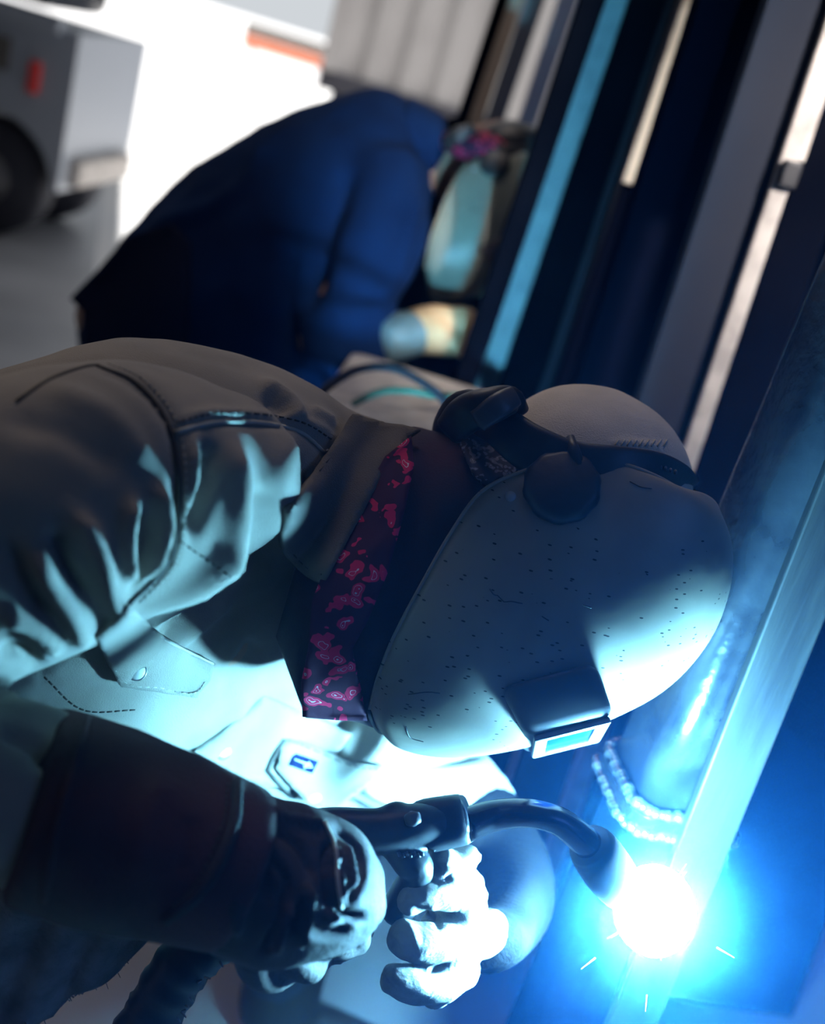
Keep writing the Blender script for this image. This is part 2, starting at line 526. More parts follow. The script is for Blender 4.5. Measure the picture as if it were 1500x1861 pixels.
def upright(name, y_ref, xl, xr, d, m, label, group=None, ybot=None, ytop=None, depth=0.05, bev=0.003, cat='post', k=0.335):
    """bar whose edges pass (xl|xr, y_ref) at distance d; it leans a few degrees like the rack it stands in"""
    a, b = P(xl, y_ref, d), P(xr, y_ref, d)
    xm = (xl + xr) / 2
    r1 = P(xm, y_ref, 1) - CAM; r2 = P(xm + k * 100, y_ref - 100, 1) - CAM
    nn = r1.cross(r2).normalized()
    ax = (Vector((0, 0, 1)) - nn * nn.z).normalized()
    wv = (b - a); wv = wv - ax * wv.dot(ax)
    hw = wv.length / 2; wv.normalize()
    dv = ax.cross(wv).normalized()
    if dv.dot(F0) < 0: dv = -dv
    c = (a + b) / 2

    def at_y(py):
        rr = P(xm + k * (y_ref - py), py, 1) - CAM
        # nearest point of the axis to that ray
        w0 = c - CAM; bb = ax.dot(rr); cc = rr.dot(rr); dd = ax.dot(w0); ee = rr.dot(w0)
        return (bb * ee - cc * dd) / (cc - bb * bb)
    t0 = -c.z / ax.z if ybot is None else at_y(ybot)
    t1 = (3.9 - c.z) / ax.z if ytop is None else at_y(ytop)
    vs = []
    for sx in (-1, 1):
        for sy in (0, 1):
            for t_ in (t0, t1):
                vs.append(c + wv * hw * sx + dv * depth * sy + ax * t_)
    fs = [(0, 1, 3, 2), (4, 6, 7, 5), (0, 4, 5, 1), (2, 3, 7, 6), (0, 2, 6, 4), (1, 5, 7, 3)]
    o = link(name, mesh(name, vs, fs), m, smooth=False)
    mod_bevel(o, bev)
    tag(o, label, cat, group)
    return o

Y = 350
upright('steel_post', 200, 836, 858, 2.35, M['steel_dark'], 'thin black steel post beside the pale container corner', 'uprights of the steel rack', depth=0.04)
upright('steel_bar', 120, 880, 912, 2.5, M['tan_bar'], 'tan painted flat bar above the far welder\'s red bandana', 'uprights of the steel rack', ybot=232, depth=0.02, cat='bar')
upright('steel_bar', 120, 915, 950, 2.45, M['grey_bar'], 'grey flat bar in place of the gap between the tan bar and the white bar', 'uprights of the steel rack', ybot=236, depth=0.02, cat='bar')
upright('steel_bar', 120, 975, 1010, 2.5, M['white_bar'], 'white bar in place of the daylit gap left of the widest black post', 'uprights of the steel rack', ybot=240, depth=0.02, cat='bar')
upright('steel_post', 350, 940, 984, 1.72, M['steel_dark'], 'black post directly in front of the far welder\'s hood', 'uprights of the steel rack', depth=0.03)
upright('steel_post', 350, 980, 1024, 1.86, M['arc_blue'], 'pale blue steel post catching the far arc light', 'uprights of the steel rack', depth=0.04)
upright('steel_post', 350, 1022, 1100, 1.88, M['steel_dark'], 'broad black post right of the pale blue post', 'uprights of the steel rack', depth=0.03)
upright('steel_post', 350, 1100, 1126, 1.86, M['steel_slate'], 'narrow slate post left of the pale rusty strip', 'uprights of the steel rack', depth=0.05)
upright('steel_strip', 200, 1166, 1214, 1.83, M['gap_rust'], 'pale rust-flecked strip in place of the bright gap at the top', 'uprights of the steel rack', ybot=335, depth=0.02, cat='strip')
upright('steel_post', 350, 1126, 1170, 1.9, M['steel_navy'], 'navy post running down below the pale rusty strip', 'uprights of the steel rack', depth=0.05)
upright('steel_post', 350, 1160, 1290, 1.62, M['steel_navy'], 'wide navy post between pale rusty strip and slate post', 'uprights of the steel rack', depth=0.06)
upright('steel_post', 350, 1282, 1402, 1.40, M['steel_slate'], 'wide slate grey post left of the long silver strip', 'uprights of the steel rack', depth=0.03)
upright('steel_strip', 350, 1398, 1434, 1.38, M['steel_silver'], 'long silver galvanised strip running down to the tan cap', 'uprights of the steel rack', depth=0.01, cat='strip')
upright('steel_plate', 200, 1450, 1496, 1.375, M['steel_silver'], 'short pale plate at the top of the silver strip', 'uprights of the steel rack', ybot=292, depth=0.012, cat='plate')
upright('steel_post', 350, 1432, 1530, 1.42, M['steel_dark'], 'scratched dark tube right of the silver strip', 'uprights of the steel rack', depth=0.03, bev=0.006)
upright('steel_plate', 350, 1536, 2000, 1.46, M['steel_navy'], 'broad dark sheet added to darken the view behind the near frame post', None, depth=0.02, cat='plate')  # dark sheet put in to darken the background on the right
lt = upright('latch_block', 318, 1422, 1456, 1.36, M['black'], 'small black latch block clamped on the silver strip', None, ybot=342, ytop=294, depth=0.03, cat='latch')

# near frame: round-cornered tube standing on a plate, flat bar in front
def rtube(name, cx, cy, hx, hy, r, z0, z1, m, rotz, parent=None, n=8, cap=True):
    pts = []
    for (sx, sy, a0) in ((1, 1, 0), (-1, 1, 90), (-1, -1, 180), (1, -1, 270)):
        for k in range(n + 1):
            a = R(a0 + 90 * k / n)
            pts.append(Vector((sx * (hx - r) + r * math.cos(a), sy * (hy - r) + r * math.sin(a))))
    c, s = math.cos(rotz), math.sin(rotz)
    k = len(pts); vs = []; zs = [z0 + (z1 - z0) * i / 30 for i in range(31)]
    for z in zs:
        for p in pts: vs.append((cx + p.x * c - p.y * s, cy + p.x * s + p.y * c, z))
    fs = []
    for i in range(30):
        for j in range(k):
            a = i * k + j; b = i * k + (j + 1) % k
            fs.append((a, b, b + k, a + k))
    fs.append(tuple(range(k))); fs.append(tuple(30 * k + j for j in range(k)))
    return link(name, mesh(name, vs, fs), m, parent)


tb = P(1218, 1425, 1.02)
TROT = R(14)
t = empty('frame_post', (tb.x, tb.y, 0), 'glossy round-cornered steel tube standing just behind the welding arc', 'post')
HX = 0.048
rtube('tube', tb.x, tb.y, HX, HX, 0.022, tb.z, 3.9, M['steel'], TROT, t)
rtube('base_plate', tb.x, tb.y, HX + 0.010, HX + 0.010, 0.028, tb.z - 0.014, tb.z - 0.0, M['steel'], TROT, t)
rtube('lower_tube', tb.x, tb.y, HX - 0.004, HX - 0.004, 0.022, 0.0, tb.z - 0.014, M['steel_dark'], TROT, t)
# rippled bead along the foot of the tube: overlapping blobs
parts = []
for zoff, rad, gr in ((0.004, 0.0065, 0.004), (-0.016, 0.006, 0.009)):
    hx = HX + gr; r = 0.024
    ring = []
    for (sx, sy, a0) in ((1, 1, 0), (-1, 1, 90), (-1, -1, 180), (1, -1, 270)):
        for k in range(7):
            a = R(a0 + 90 * k / 6); ring.append(Vector((sx * (hx - r) + r * math.cos(a), sy * (hx - r) + r * math.sin(a))))
    ring.append(ring[0])
    for i in range(len(ring) - 1):
        a, b = ring[i], ring[i + 1]; k = max(1, int((b - a).length / 0.005))
        for j in range(k):
            q = a.lerp(b, j / k); c, s = math.cos(TROT), math.sin(TROT)
            cc = Vector((tb.x + q.x * c - q.y * s, tb.y + q.x * s + q.y * c, tb.z + zoff + random.uniform(-.001, .001)))
            rr = rad * random.uniform(0.85, 1.15)
            parts.append(ellipsoid(cc, (Vector((rr, 0, 0)), Vector((0, rr, 0)), Vector((0, 0, rr * 0.8))), 5))
link('weld_bead', mesh('weld_bead', *merge(parts)), M['bead'], t)

fb = upright('flat_bar', 1300, 1326, 1430, 0.915, M['steel_worn'], 'scuffed flat steel bar running down into the welding arc', None, depth=0.012, cat='bar', bev=0.002, k=0.404)

# ------------------------------------------------------------------ the arc and its fume
ap = P(*ARC_PX)
arc = empty('welding_arc', ap, 'blinding blue white welding arc at the foot of the flat bar', 'arc')
vs, fs = ellipsoid(ap, (CX * 0.031, CY * 0.034, F0 * 0.028), 12)
link('arc_core', mesh('arc_core', vs, fs), emis('arc_light', ARC_COL, ARC_POWER / 24), arc)
# sparks thrown downwards
parts = []
for i in range(10):
    a = R(random.uniform(200, 345)) if i % 3 else R(random.uniform(0, 360)); l = random.uniform(0.02, 0.075)
    d0 = CX * math.cos(a) + CY * math.sin(a) - F0 * random.uniform(-.3, .5)
    s0 = ap + d0 * random.uniform(0.02, 0.06)
    parts.append(tube_mesh('s', [s0, s0 + d0 * l * 0.22], [0.0006, 0.0002], 4))
sp = link('sparks', mesh('sparks', *merge(parts)), emis('spark_light', (0.5, 0.9, 1.0), 14), arc)
sp['kind'] = 'stuff'
# fume: thin smoke around the arc, and a denser ball added for the arc's glow
def fume(name, rad, dens, col, label, power=0.0, an=0.2):
    m = bpy.data.materials.new(name); m.use_nodes = True; nt = m.node_tree; nt.nodes.clear()
    v = nt.nodes.new('ShaderNodeVolumeScatter'); v.inputs['Color'].default_value = (*col, 1); v.inputs['Density'].default_value = dens
    v.inputs['Anisotropy'].default_value = an
    o_ = nt.nodes.new('ShaderNodeOutputMaterial'); nt.links.new(v.outputs[0], o_.inputs['Volume'])
    if power:   # smoke thins out away from where it rises
        tc = nt.nodes.new('ShaderNodeTexCoord')
        le = nt.nodes.new('ShaderNodeVectorMath'); le.operation = 'LENGTH'; nt.links.new(tc.outputs['Object'], le.inputs[0])
        sb = nt.nodes.new('ShaderNodeMath'); sb.operation = 'SUBTRACT'; sb.use_clamp = True; sb.inputs[0].default_value = 1.0
        dv = nt.nodes.new('ShaderNodeMath'); dv.operation = 'DIVIDE'; dv.inputs[1].default_value = rad
        nt.links.new(le.outputs['Value'], dv.inputs[0]); nt.links.new(dv.outputs[0], sb.inputs[1])
        pw = nt.nodes.new('ShaderNodeMath'); pw.operation = 'POWER'; pw.inputs[1].default_value = power; nt.links.new(sb.outputs[0], pw.inputs[0])
        mu = nt.nodes.new('ShaderNodeMath'); mu.operation = 'MULTIPLY'; mu.inputs[1].default_value = dens; nt.links.new(pw.outputs[0], mu.inputs[0])
        nt.links.new(mu.outputs[0], v.inputs['Density'])
    vs, fs = ellipsoid(Vector((0, 0, 0)), (Vector((rad, 0, 0)), Vector((0, rad, 0)), Vector((0, 0, rad))), 24)
    o = link(name, mesh(name, vs, fs), m)
    o.location = ap
    tag(o, label, 'smoke', None, 'stuff')
    return o


fume('welding_fume', 0.68, FUME_DENSITY, (0.06, 0.32, 1.0), 'thin blue haze of welding fume hanging around the arc', 1.2)
fume('glow_fume', 0.17, 0.95, (0.30, 0.80, 1.0), 'denser pale fume added at the arc for its glow', 5.0)

# second arc, at the far welder's work, behind the black post
a2 = P(880, 598, 1.82)
arc2 = empty('welding_arc', a2, 'far welding arc hidden behind the black post', 'arc')
vs, fs = ellipsoid(a2, (Vector((.011, 0, 0)), Vector((0, .011, 0)), Vector((0, 0, .011))), 8)
link('arc_core', mesh('arc_core', vs, fs), emis('far_arc_light', (0.18, 0.72, 1.0), ARC2_POWER * 3), arc2)

# ------------------------------------------------------------------ near welder
WP = P(-250, 1200, 0.85)
man = empty('person', (WP.x, WP.y, 0), 'person in brown snap shirt bent over the near arc holding a torch', 'person')

torso_ctrl = [  # px, top, bottom, d, hd
    (-420, 900, 1560, .86, .13), (-250, 800, 1600, .85, .15), (-60, 712, 1600, .84, .165), (120, 646, 1580, .84, .17), (290, 620, 1570, .85, .165),
    (430, 641, 1560, .86, .155), (560, 693, 1545, .875, .135), (650, 748, 1490, .885, .11), (735, 775, 1420, .90, .085), (800, 795, 1360, .91, .06)]
torso = [(p, (a + b) / 2, d, (b - a) / 2, h) for p, a, b, d, h in torso_ctrl]
sleeve = [(400, 860, .76, 150, .075), (250, 885, .70, 225, .085), (90, 930, .66, 262, .088), (-90, 1020, .64, 255, .082), (-240, 1150, .62, 215, .074),
          (-300, 1290, .61, 190, .068), (-200, 1390, .61, 170, .062), (-50, 1425, .62, 160, .058), (110, 1465, .64, 155, .055), (200, 1500, .65, 130, .045)]
lsleeve = [(640, 1320, 1.09, 110, .07), (735, 1385, 1.12, 100, .06), (815, 1425, 1.13, 86, .055), (872, 1480, 1.13, 76, .05), (900, 1530, 1.11, 60, .045)]
lcuff = [(862, 1490, 1.125, 88, .056), (895, 1530, 1.11, 84, .054), (935, 1590, 1.07, 72, .048), (940, 1650, 1.0, 64, .042), (905, 1700, .92, 58, .038), (874, 1705, .875, 52, .034)]
def recede(vf):
    vs_, fs_ = vf
    px_, py_, d_ = proj([tuple(v) for v in vs_])
    out = []
    for v, x, y, d in zip(vs_, px_, py_, d_):
        a = (y - 900) * 0.75 + (x - 300) * 0.6 * min(1, max(0.25, (y - 800) / 300))
        k = 40.0
        sp_ = k * math.log1p(math.exp(max(-30, min(30, a / k))))
        g = 0.00050 * min(sp_, 470) + 6e-7 * max(0, min(sp_, 520) - 180) ** 2
        out.append(P(x, y, d + g))
    return out, fs_


jk = remesh([recede(loft(torso, 50, 40, col=True, e=0.9)), loft(sleeve, 60, 32), loft(lsleeve, 30, 24)], 0.0045, 10, 'jacket')
folds = [
    # armhole seam groove, yoke seam
    ([(178, 668), (250, 700), (305, 770), (325, 860), (322, 960), (300, 1030), (232, 1100)], 11, -0.006),
    ([(318, 785), (385, 768), (470, 768), (545, 785), (592, 822)], 7, -0.0035),
    ([(318, 772), (385, 755), (470, 755), (560, 775), (612, 800)], 12, 0.004),
    # folds on chest running from armhole to the front
    ([(380, 800), (372, 880), (340, 980)], 16, -0.012), ([(420, 800), (432, 900), (400, 1020), (300, 1120)], 20, 0.010),
    ([(350, 800), (348, 900), (325, 1000)], 12, 0.007),
    ([(430, 980), (350, 1060), (250, 1130)], 14, 0.007), ([(425, 1040), (360, 1100), (280, 1170)], 12, -0.007), ([(420, 1080), (360, 1140), (300, 1190)], 12, 0.006),
    ([(470, 880), (480, 960), (450, 1040)], 20, -0.008), ([(530, 780), (500, 900), (520, 1000)], 22, 0.006),
    ([(470, 690), (520, 730), (545, 770)], 14, 0.008), ([(480, 720), (515, 760)], 14, -0.007), ([(560, 745), (610, 770)], 10, 0.005),
    ([(390, 1240), (440, 1210), (470, 1160)], 18, -0.008),
    # lit front placket area
    ([(460, 1260), (400, 1340), (350, 1370)], 14, 0.006), ([(650, 1310), (610, 1400), (560, 1450)], 12, 0.006), ([(520, 1290), (500, 1380), (470, 1430)], 12, 0.005),
    # sleeve folds
    ([(240, 900), (228, 990), (245, 1070)], 14, 0.012), ([(262, 930), (258, 1010), (240, 1075)], 10, -0.012), ([(285, 880), (300, 960), (262, 1060)], 13, 0.010),
    ([(60, 1000), (90, 1060), (130, 1120), (150, 1180)], 22, 0.012), ([(100, 960), (118, 1030), (160, 1100)], 14, -0.013), ([(130, 930), (175, 990), (200, 1080), (230, 1130)], 18, 0.011),
    ([(0, 980), (50, 1060), (80, 1130)], 18, -0.009), ([(0, 1120), (60, 1140), (110, 1190)], 18, 0.010), ([(0, 1190), (50, 1200), (90, 1240)], 12, -0.010),
    ([(80, 700), (200, 760), (280, 860)], 22, 0.004), ([(0, 760), (120, 790), (220, 860)], 26, -0.004),
    ([(0, 1265), (60, 1290), (140, 1310)], 14, 0.010), ([(0, 1320), (60, 1350), (90, 1400)], 16, -0.010),
    # far sleeve creases
    ([(690, 1385), (760, 1395), (830, 1380), (885, 1365)], 8, -0.010), ([(640, 1440), (690, 1470), (720, 1490)], 8, -0.008), ([(660, 1425), (720, 1460)], 7, 0.006),
]
sculpt(jk, folds, (9.0, 0.0035))
jacket = link('shirt', jk, M['jacket'], man)
BJ = bvh_of(jk)

seam('armhole_seam', [(178, 666), (250, 698), (305, 768), (326, 860), (322, 960), (300, 1030), (232, 1100)], BJ, M['jacket_dark'], jacket, 0.0016, 0.0003)
seam('armhole_stitching', [(196, 660), (262, 690), (318, 760), (338, 860), (334, 960), (312, 1035), (250, 1100)], BJ, M['stitch'], jacket, 0.0005, 0.0006, dash=True)
seam('yoke_seam', [(318, 786), (385, 769), (470, 768), (545, 785), (592, 824)], BJ, M['stitch'], jacket, 0.0016, 0.0012)
seam('yoke_stitching', [(322, 768), (385, 752), (470, 752), (552, 768), (606, 800)], BJ, M['jacket_dark'], jacket, 0.0007, 0.0008, dash=True)
seam('sleeve_seam', [(30, 730), (90, 690), (150, 668), (180, 664)], BJ, M['jacket_dark'], jacket, 0.0012, 0.0003)
seam('chest_seam', [(330, 985), (380, 1020), (430, 1055)], BJ, M['jacket_dark'], jacket, 0.0006, 0.0004, dash=True)

# collar: leaf on the near side and stand going round the neck
neckv, neckf = loft([(560, 1130, .87, 170, .085), (640, 1090, .872, 215, .10), (720, 1050, .878, 262, .10), (800, 1000, .885, 215, .092), (880, 960, .89, 165, .085), (980, 930, .90, 130, .075)], 30, 30, col=True)
neck_me = mesh('neck_cover', neckv, neckf)
sculpt(neck_me, [([(740, 800), (700, 950), (640, 1120)], 12, 0.006), ([(790, 820), (740, 1000), (700, 1150)], 16, -0.008), ([(620, 1000), (600, 1100), (580, 1180)], 14, 0.006)], (14, 0.004))
neck = link('neck_cover', neck_me, M['neck'], man)
BN = bvh_of(neck_me, jk)
bd = drape('bandana', [(748, 792), (752, 850), (735, 930), (705, 1040), (668, 1130), (640, 1180), (668, 1310), (610, 1308), (550, 1302), (548, 1240), (560, 1180), (568, 1090), (600, 1010), (650, 920), (700, 830)], BN, 0.006, M['bandana'], man, 9, 0.0025)
tag(bd, 'red bandana with white paisley print at the throat')
cl = drape('collar', [(640, 756), (700, 772), (765, 782), (742, 800), (700, 850), (660, 930), (618, 1010), (590, 1060), (562, 1050), (530, 1022), (512, 1000), (510, 965), (522, 925), (560, 870), (596, 820)], bvh_of(neck_me, jk), 0.010, M['collar'], jacket, 10, 0.006, puff=0.004)
BC = bvh_of(cl.data)
seam('collar_stitching', [(600, 832), (560, 885), (532, 935), (521, 968), (524, 996), (560, 1034), (588, 1045)], BC, M['jacket_dark'], cl, 0.0006, 0.0035, dash=True)
seam('collar_edge', [(596, 820), (560, 870), (522, 925), (510, 965), (512, 1000), (530, 1022), (562, 1050)], BC, M['collar'], cl, 0.0018, 0.002)
seam('loose_thread', [(514, 992), (520, 984), (528, 980), (526, 970), (530, 968)], BC, M['tagwhite'], cl, 0.0006, 0.006, n=14)

# placket, pocket flaps
pl = drape('front_placket', [(452, 1290), (480, 1262), (640, 1335), (560, 1440), (440, 1420), (350, 1365)], BJ, 0.002, M['jacket'], jacket, 12, 0.003)
fl1 = drape('pocket_flap', [(174, 1152), (232, 1100), (300, 1158), (390, 1206), (382, 1240), (356, 1268), (218, 1246)], BJ, 0.005, M['jacket'], jacket, 10, 0.004, puff=0.003)
BF1 = bvh_of(fl1.data)
seam('flap_stitching', [(184, 1156), (224, 1238), (290, 1250), (352, 1260), (374, 1238)], BF1, M['stitch'], fl1, 0.0005, 0.003, dash=True)
seam('flap_edge', [(232, 1102), (270, 1140), (310, 1168), (388, 1206)], BF1, M['stitch'], fl1, 0.0012, 0.003)
seam('pocket_seam', [(80, 1230), (150, 1290), (250, 1290)], BJ, M['jacket_dark'], jacket, 0.0007, 0.0006, dash=True)
BP = bvh_of(pl.data, jk)
fl2 = drape('pocket_flap', [(516, 1342), (560, 1352), (640, 1386), (700, 1392), (690, 1410), (640, 1448), (610, 1470), (560, 1460), (500, 1396)], BP, 0.006, M['jacket'], jacket, 9, 0.004, puff=0.002, default=.82)
BF2 = bvh_of(fl2.data)
seam('flap_edge', [(516, 1343), (498, 1372), (486, 1400)], BP, M['jacket_dark'], fl2, 0.003, 0.003, n=6)
seam('flap_edge', [(488, 1402), (512, 1428), (536, 1450)], BP, M['jacket_dark'], fl2, 0.002, 0.006, n=6)
seam('flap_stitching', [(524, 1346), (560, 1358), (640, 1392), (692, 1398)], BF2, M['jacket_dark'], fl2, 0.0005, 0.003, dash=True)
tg = drape('woven_tag', [(534, 1368), (579, 1384), (568, 1406), (524, 1390)], BF2, 0.0035, M['tagblue'], fl2, 6, 0.001)
tag(tg, 'small dark blue woven tag with a pale mark')
BT = bvh_of(tg.data)
seam('tag_mark', [(536, 1380), (552, 1386), (566, 1390)], BT, M['tagwhite'], tg, 0.0007, 0.001, n=5)
seam('tag_mark', [(553, 1397), (560, 1389), (563, 1384)], BT, M['tagwhite'], tg, 0.0005, 0.001, n=5)
seam('tag_mark', [(552, 1391), (558, 1394), (568, 1394)], BT, M['tagwhite'], tg, 0.0005, 0.001, n=5)


def snap(px, py, bv, parent, r=0.0060, d=0.8):
    c = hit(bv, px, py, d)
    nrm = (CAM - c).normalized() + CX * 0.25 - CY * 0.3; nrm.normalize()
    a = nrm.cross(CY).normalized(); b = nrm.cross(a)
    o1 = link('snap', mesh('snap', *ellipsoid(c + nrm * 0.001, (a * r, b * r, nrm * 0.0026), 8)), M['snap'], parent)
    pts = [c + nrm * 0.001 + (a * math.cos(q) + b * math.sin(q)) * r * 1.08 for q in [2 * math.pi * k / 24 for k in range(25)]]
    link('snap_ring', mesh('snap_ring', *tube_mesh('r', pts, 0.0006, 6)), M['snap_rim'], o1)
    return o1


snap(249, 1220, BF1, fl1)
snap(405, 1366, BP, pl)
snap(573, 1446, BF2, fl2)

# body: one continuous figure under the clothes (head, neck, trunk, arms, legs)
headc = P(1050, 905, .90)
UD = (CX * .963 + CY * .27).normalized()
TH = R(19)
FD = (CX * .27 - CY * .963).normalized() * math.cos(TH) - F0 * math.sin(TH)
WD = (UD.cross(FD)).normalized()
if WD.dot(F0) > 0: WD = -WD
head_parts = [ellipsoid(headc, (UD * .082, FD * .08, WD * .068), 16), ellipsoid(headc + FD * .045 - UD * .045, (UD * .062, FD * .052, WD * .055), 12),
              ellipsoid(headc + FD * .092 - UD * .012, (UD * .022, FD * .016, WD * .012), 8),
              ellipsoid(headc + WD * .072 - UD * .005 - FD * .005, (UD * .03, FD * .017, WD * .008), 8), ellipsoid(headc - WD * .072 - UD * .005 - FD * .005, (UD * .03, FD * .017, WD * .008), 8)]
hipL, hipR = Vector((-0.62, 0.98, 0.86)), Vector((-0.52, 0.72, 0.84))


def wloft(pts, n=24, ring=16):
    """pts: (Vector, radius) in world space"""
    S = catmull([(p.x, p.y, p.z, r) for p, r in pts], n)
    return tube_mesh('w', [Vector(s[:3]) for s in S], [float(s[3]) for s in S], ring)


legL = [(hipL, .11), (Vector((-0.32, 1.08, 0.70)), .095), (Vector((-0.03, 1.16, .50)), .078), (Vector((0.0, 1.18, .28)), .062), (Vector((0.02, 1.20, .09)), .05)]
legR = [(hipR, .11), (Vector((-0.50, .68, 0.60)), .095), (Vector((-0.44, .66, .44)), .078), (Vector((-0.52, .66, .25)), .068), (Vector((-0.58, .66, .09)), .05)]
pelvis = [(hipL * .5 + hipR * .5 + Vector((.10, 0, .09)), .16), (hipL * .5 + hipR * .5, .165), (hipL * .5 + hipR * .5 - Vector((.04, 0, .04)), .13)]
body_me = remesh([recede(loft(torso, 40, 30, col=True, e=0.9, shrink=.88)), loft(sleeve, 50, 24, shrink=.8), loft(lsleeve, 24, 20, shrink=.8), loft(lcuff, 20, 20, shrink=.75), loft([(915, 1690, .93, 40, .025), (850, 1690, .835, 34, .022)], 8, 14),
                  loft([(640, 1090, .872, 120, .06), (780, 1030, .885, 110, .06), (900, 960, .895, 110, .06), (1000, 920, .90, 100, .06)], 16, 18),
                  loft([(180, 1480, .65, 90, .03), (420, 1570, .68, 80, .028), (560, 1600, .70, 70, .02)], 12, 14, shrink=.8)] + head_parts +
                 [wloft([(p, r * .86) for p, r in q]) for q in (legL, legR, pelvis)], 0.009, 4, 'body')
link('body', body_me, M['skin'], man)
tr = remesh([wloft(legL), wloft(legR), wloft(pelvis)], 0.011, 4, 'trousers')
link('trousers', tr, M['trousers'], man)
for q in (legL, legR):
    b = q[-1][0]
    bt = remesh([wloft([(b + Vector((-.0, 0, .09)), .055), (b, .058), (b + Vector((0, 0, -.045)), .052)], 8), wloft([(b + Vector((-.02, 0, -.045)), .042), (b + Vector((.08, 0, -.05)), .04), (b + Vector((.17, 0, -.055)), .033)], 10)], 0.008, 3, 'boot')
    link('boot', bt, M['boot'], man)

# cap, do-rag
capc = P(1072, 862, .895)
cap_me = remesh([ellipsoid(capc, ((CX * .94 - CY * .34) * .084, (CY * .94 + CX * .34) * .071, F0 * .083), 20)], 0.004, 4, 'cap')
sculpt(cap_me, [([(1110, 806), (1150, 802), (1205, 812)], 6, 0.0015)], (10, 0.002))
cap = link('cap', cap_me, M['cap'], man)
tag(cap, 'tan canvas cap showing above the black headband')
BCap = bvh_of(cap_me)
for i in range(9):
    x = 1118 + i * 11
    seam('cap_stitch', [(x, 811), (x + 7, 799)], BCap, M['stitch'], cap, 0.0006, 0.0005, n=3)
BH = bvh_of(body_me, neck_me)
dr = drape('head_scarf', [(828, 785), (860, 772), (930, 800), (960, 850), (935, 862), (885, 885), (862, 868), (845, 830)], BH, 0.012, M['dorag'], man, 9, 0.003, default=.84)
tag(dr, 'grey paisley head scarf below the headband')

# ------------------------------------------------------------------ near hood (welding helmet)
HO = P(1025, 885, .90)


def L2(px, py, w_):
    a, b = (px - 750) / FPX, (930.5 - py) / FPX
    base = HO + WD * w_ - CAM
    # (base+uU+fF).X = a*((base+uU+fF).F0)
    A = np.array([[UD.dot(CX) - a * UD.dot(F0), FD.dot(CX) - a * FD.dot(F0)], [UD.dot(CY) - b * UD.dot(F0), FD.dot(CY) - b * FD.dot(F0)]])
    rhs = np.array([a * base.dot(F0) - base.dot(CX), b * base.dot(F0) - base.dot(CY)])
    u, f = np.linalg.solve(A, rhs)
    return float(u), float(f)


def HW(u, f, w_): return HO + UD * u + FD * f + WD * w_


hood_ctrl = [((672, 1290), (684, 1322), .050), ((686, 1235), (720, 1354), .075), ((715, 1160), (800, 1370), .092), ((762, 1070), (900, 1362), .104), ((822, 965), (1010, 1336), .112),
             ((880, 890), (1120, 1296), .117), ((970, 850), (1222, 1240), .118), ((1062, 830), (1296, 1160), .117), ((1130, 842), (1332, 1078), .113), ((1190, 864), (1338, 1005), .106), ((1238, 890), (1312, 942), .094)]
cs = []
for (rp, fp, w_) in hood_ctrl:
    ru, rf = L2(rp[0], rp[1], w_); fu, ff = L2(fp[0], fp[1], w_ * .25)
    cs.append((ru, rf, fu, ff, w_))
S = catmull(cs, 60)
NS = 48
vs, fs = [], []
for s in S:
    ru, rf, fu, ff, w_ = s
    for k in range(NS + 1):
        a = math.pi * k / NS
        ca, sa = math.cos(a), math.sin(a)
        e = 1.0
        al = abs(sa) ** e; ww = math.copysign(abs(ca) ** e, ca) * w_
        vs.append(HW(ru + (fu - ru) * al, rf + (ff - rf) * al, ww))
for i in range(len(S) - 1):
    for k in range(NS):
        a = i * (NS + 1) + k
        fs.append((a, a + 1, a + NS + 2, a + NS + 1))
hood = empty('welding_helmet', HO, 'scuffed tan welding hood lit from below by the near arc', 'helmet', 'welding hoods')
sm = mesh('shell', vs, fs)
shell = link('shell', sm, M['shell'], hood)
s_ = shell.modifiers.new('solid', 'SOLIDIFY'); s_.thickness = 0.0035; s_.offset = -1
BS = bvh_of(sm)
# rim bead round the near open edge
pts = [HW(s[0], s[1], s[4]) for s in S]
link('rim', mesh('rim', *tube_mesh('rim', pts, 0.0014, 8)), M['shell'], shell)
pts = [HW(s[0], s[1], -s[4]) for s in S]
link('rim', mesh('rim', *tube_mesh('rim', pts, 0.0022, 8)), M['shell'], shell)
pts = [Vector(vs[k]) for k in range(NS + 1)]
link('chin_rim', mesh('chin_rim', *tube_mesh('rim', pts, 0.002, 8)), M['black'], shell)
# scratches and chips in the paint
for ln in ([(890, 1070), (899, 1082), (903, 1081), (918, 1095), (924, 1092), (950, 1097)], [(1145, 875), (1165, 885), (1185, 888)], [(738, 1320), (745, 1340), (770, 1348)], [(742, 1262), (775, 1258), (800, 1260)],
           [(985, 1120), (998, 1128)], [(1060, 1100), (1075, 1105)]):
    seam('scratch', ln, BS, M['black'], shell, 0.0004, 0.0002, n=8)

# lens housing
wb = .062
c = {}
pin = {'a': L2(906, 1246, .084), 'b': L2(1086, 1200, .084), 'c': L2(1120, 1300, wb), 'd': L2(960, 1340, wb)}


def hull(name, quads, m, parent, bev):
    vs = []
    for (u, f, ws) in quads: vs.append(HW(u, f, ws))
    fs = [(0, 1, 2, 3), (7, 6, 5, 4), (0, 4, 5, 1), (1, 5, 6, 2), (2, 6, 7, 3), (3, 7, 4, 0)]
    o = link(name, mesh(name, vs, fs), m, parent, smooth=True)
    mod_bevel(o, bev, 4, 30)
    return o


A_, B_, C_, D_ = pin['a'], pin['b'], pin['c'], pin['d']
q = [(A_[0], A_[1] - .0, .084), (B_[0], B_[1] - .0, .084), (C_[0], C_[1], wb), (D_[0], D_[1], wb),
     (A_[0], A_[1], -.084), (B_[0], B_[1], -.084), (C_[0], C_[1], -wb), (D_[0], D_[1], -wb)]
lb = hull('lens_housing', q, M['lensbox'], hood, 0.009)
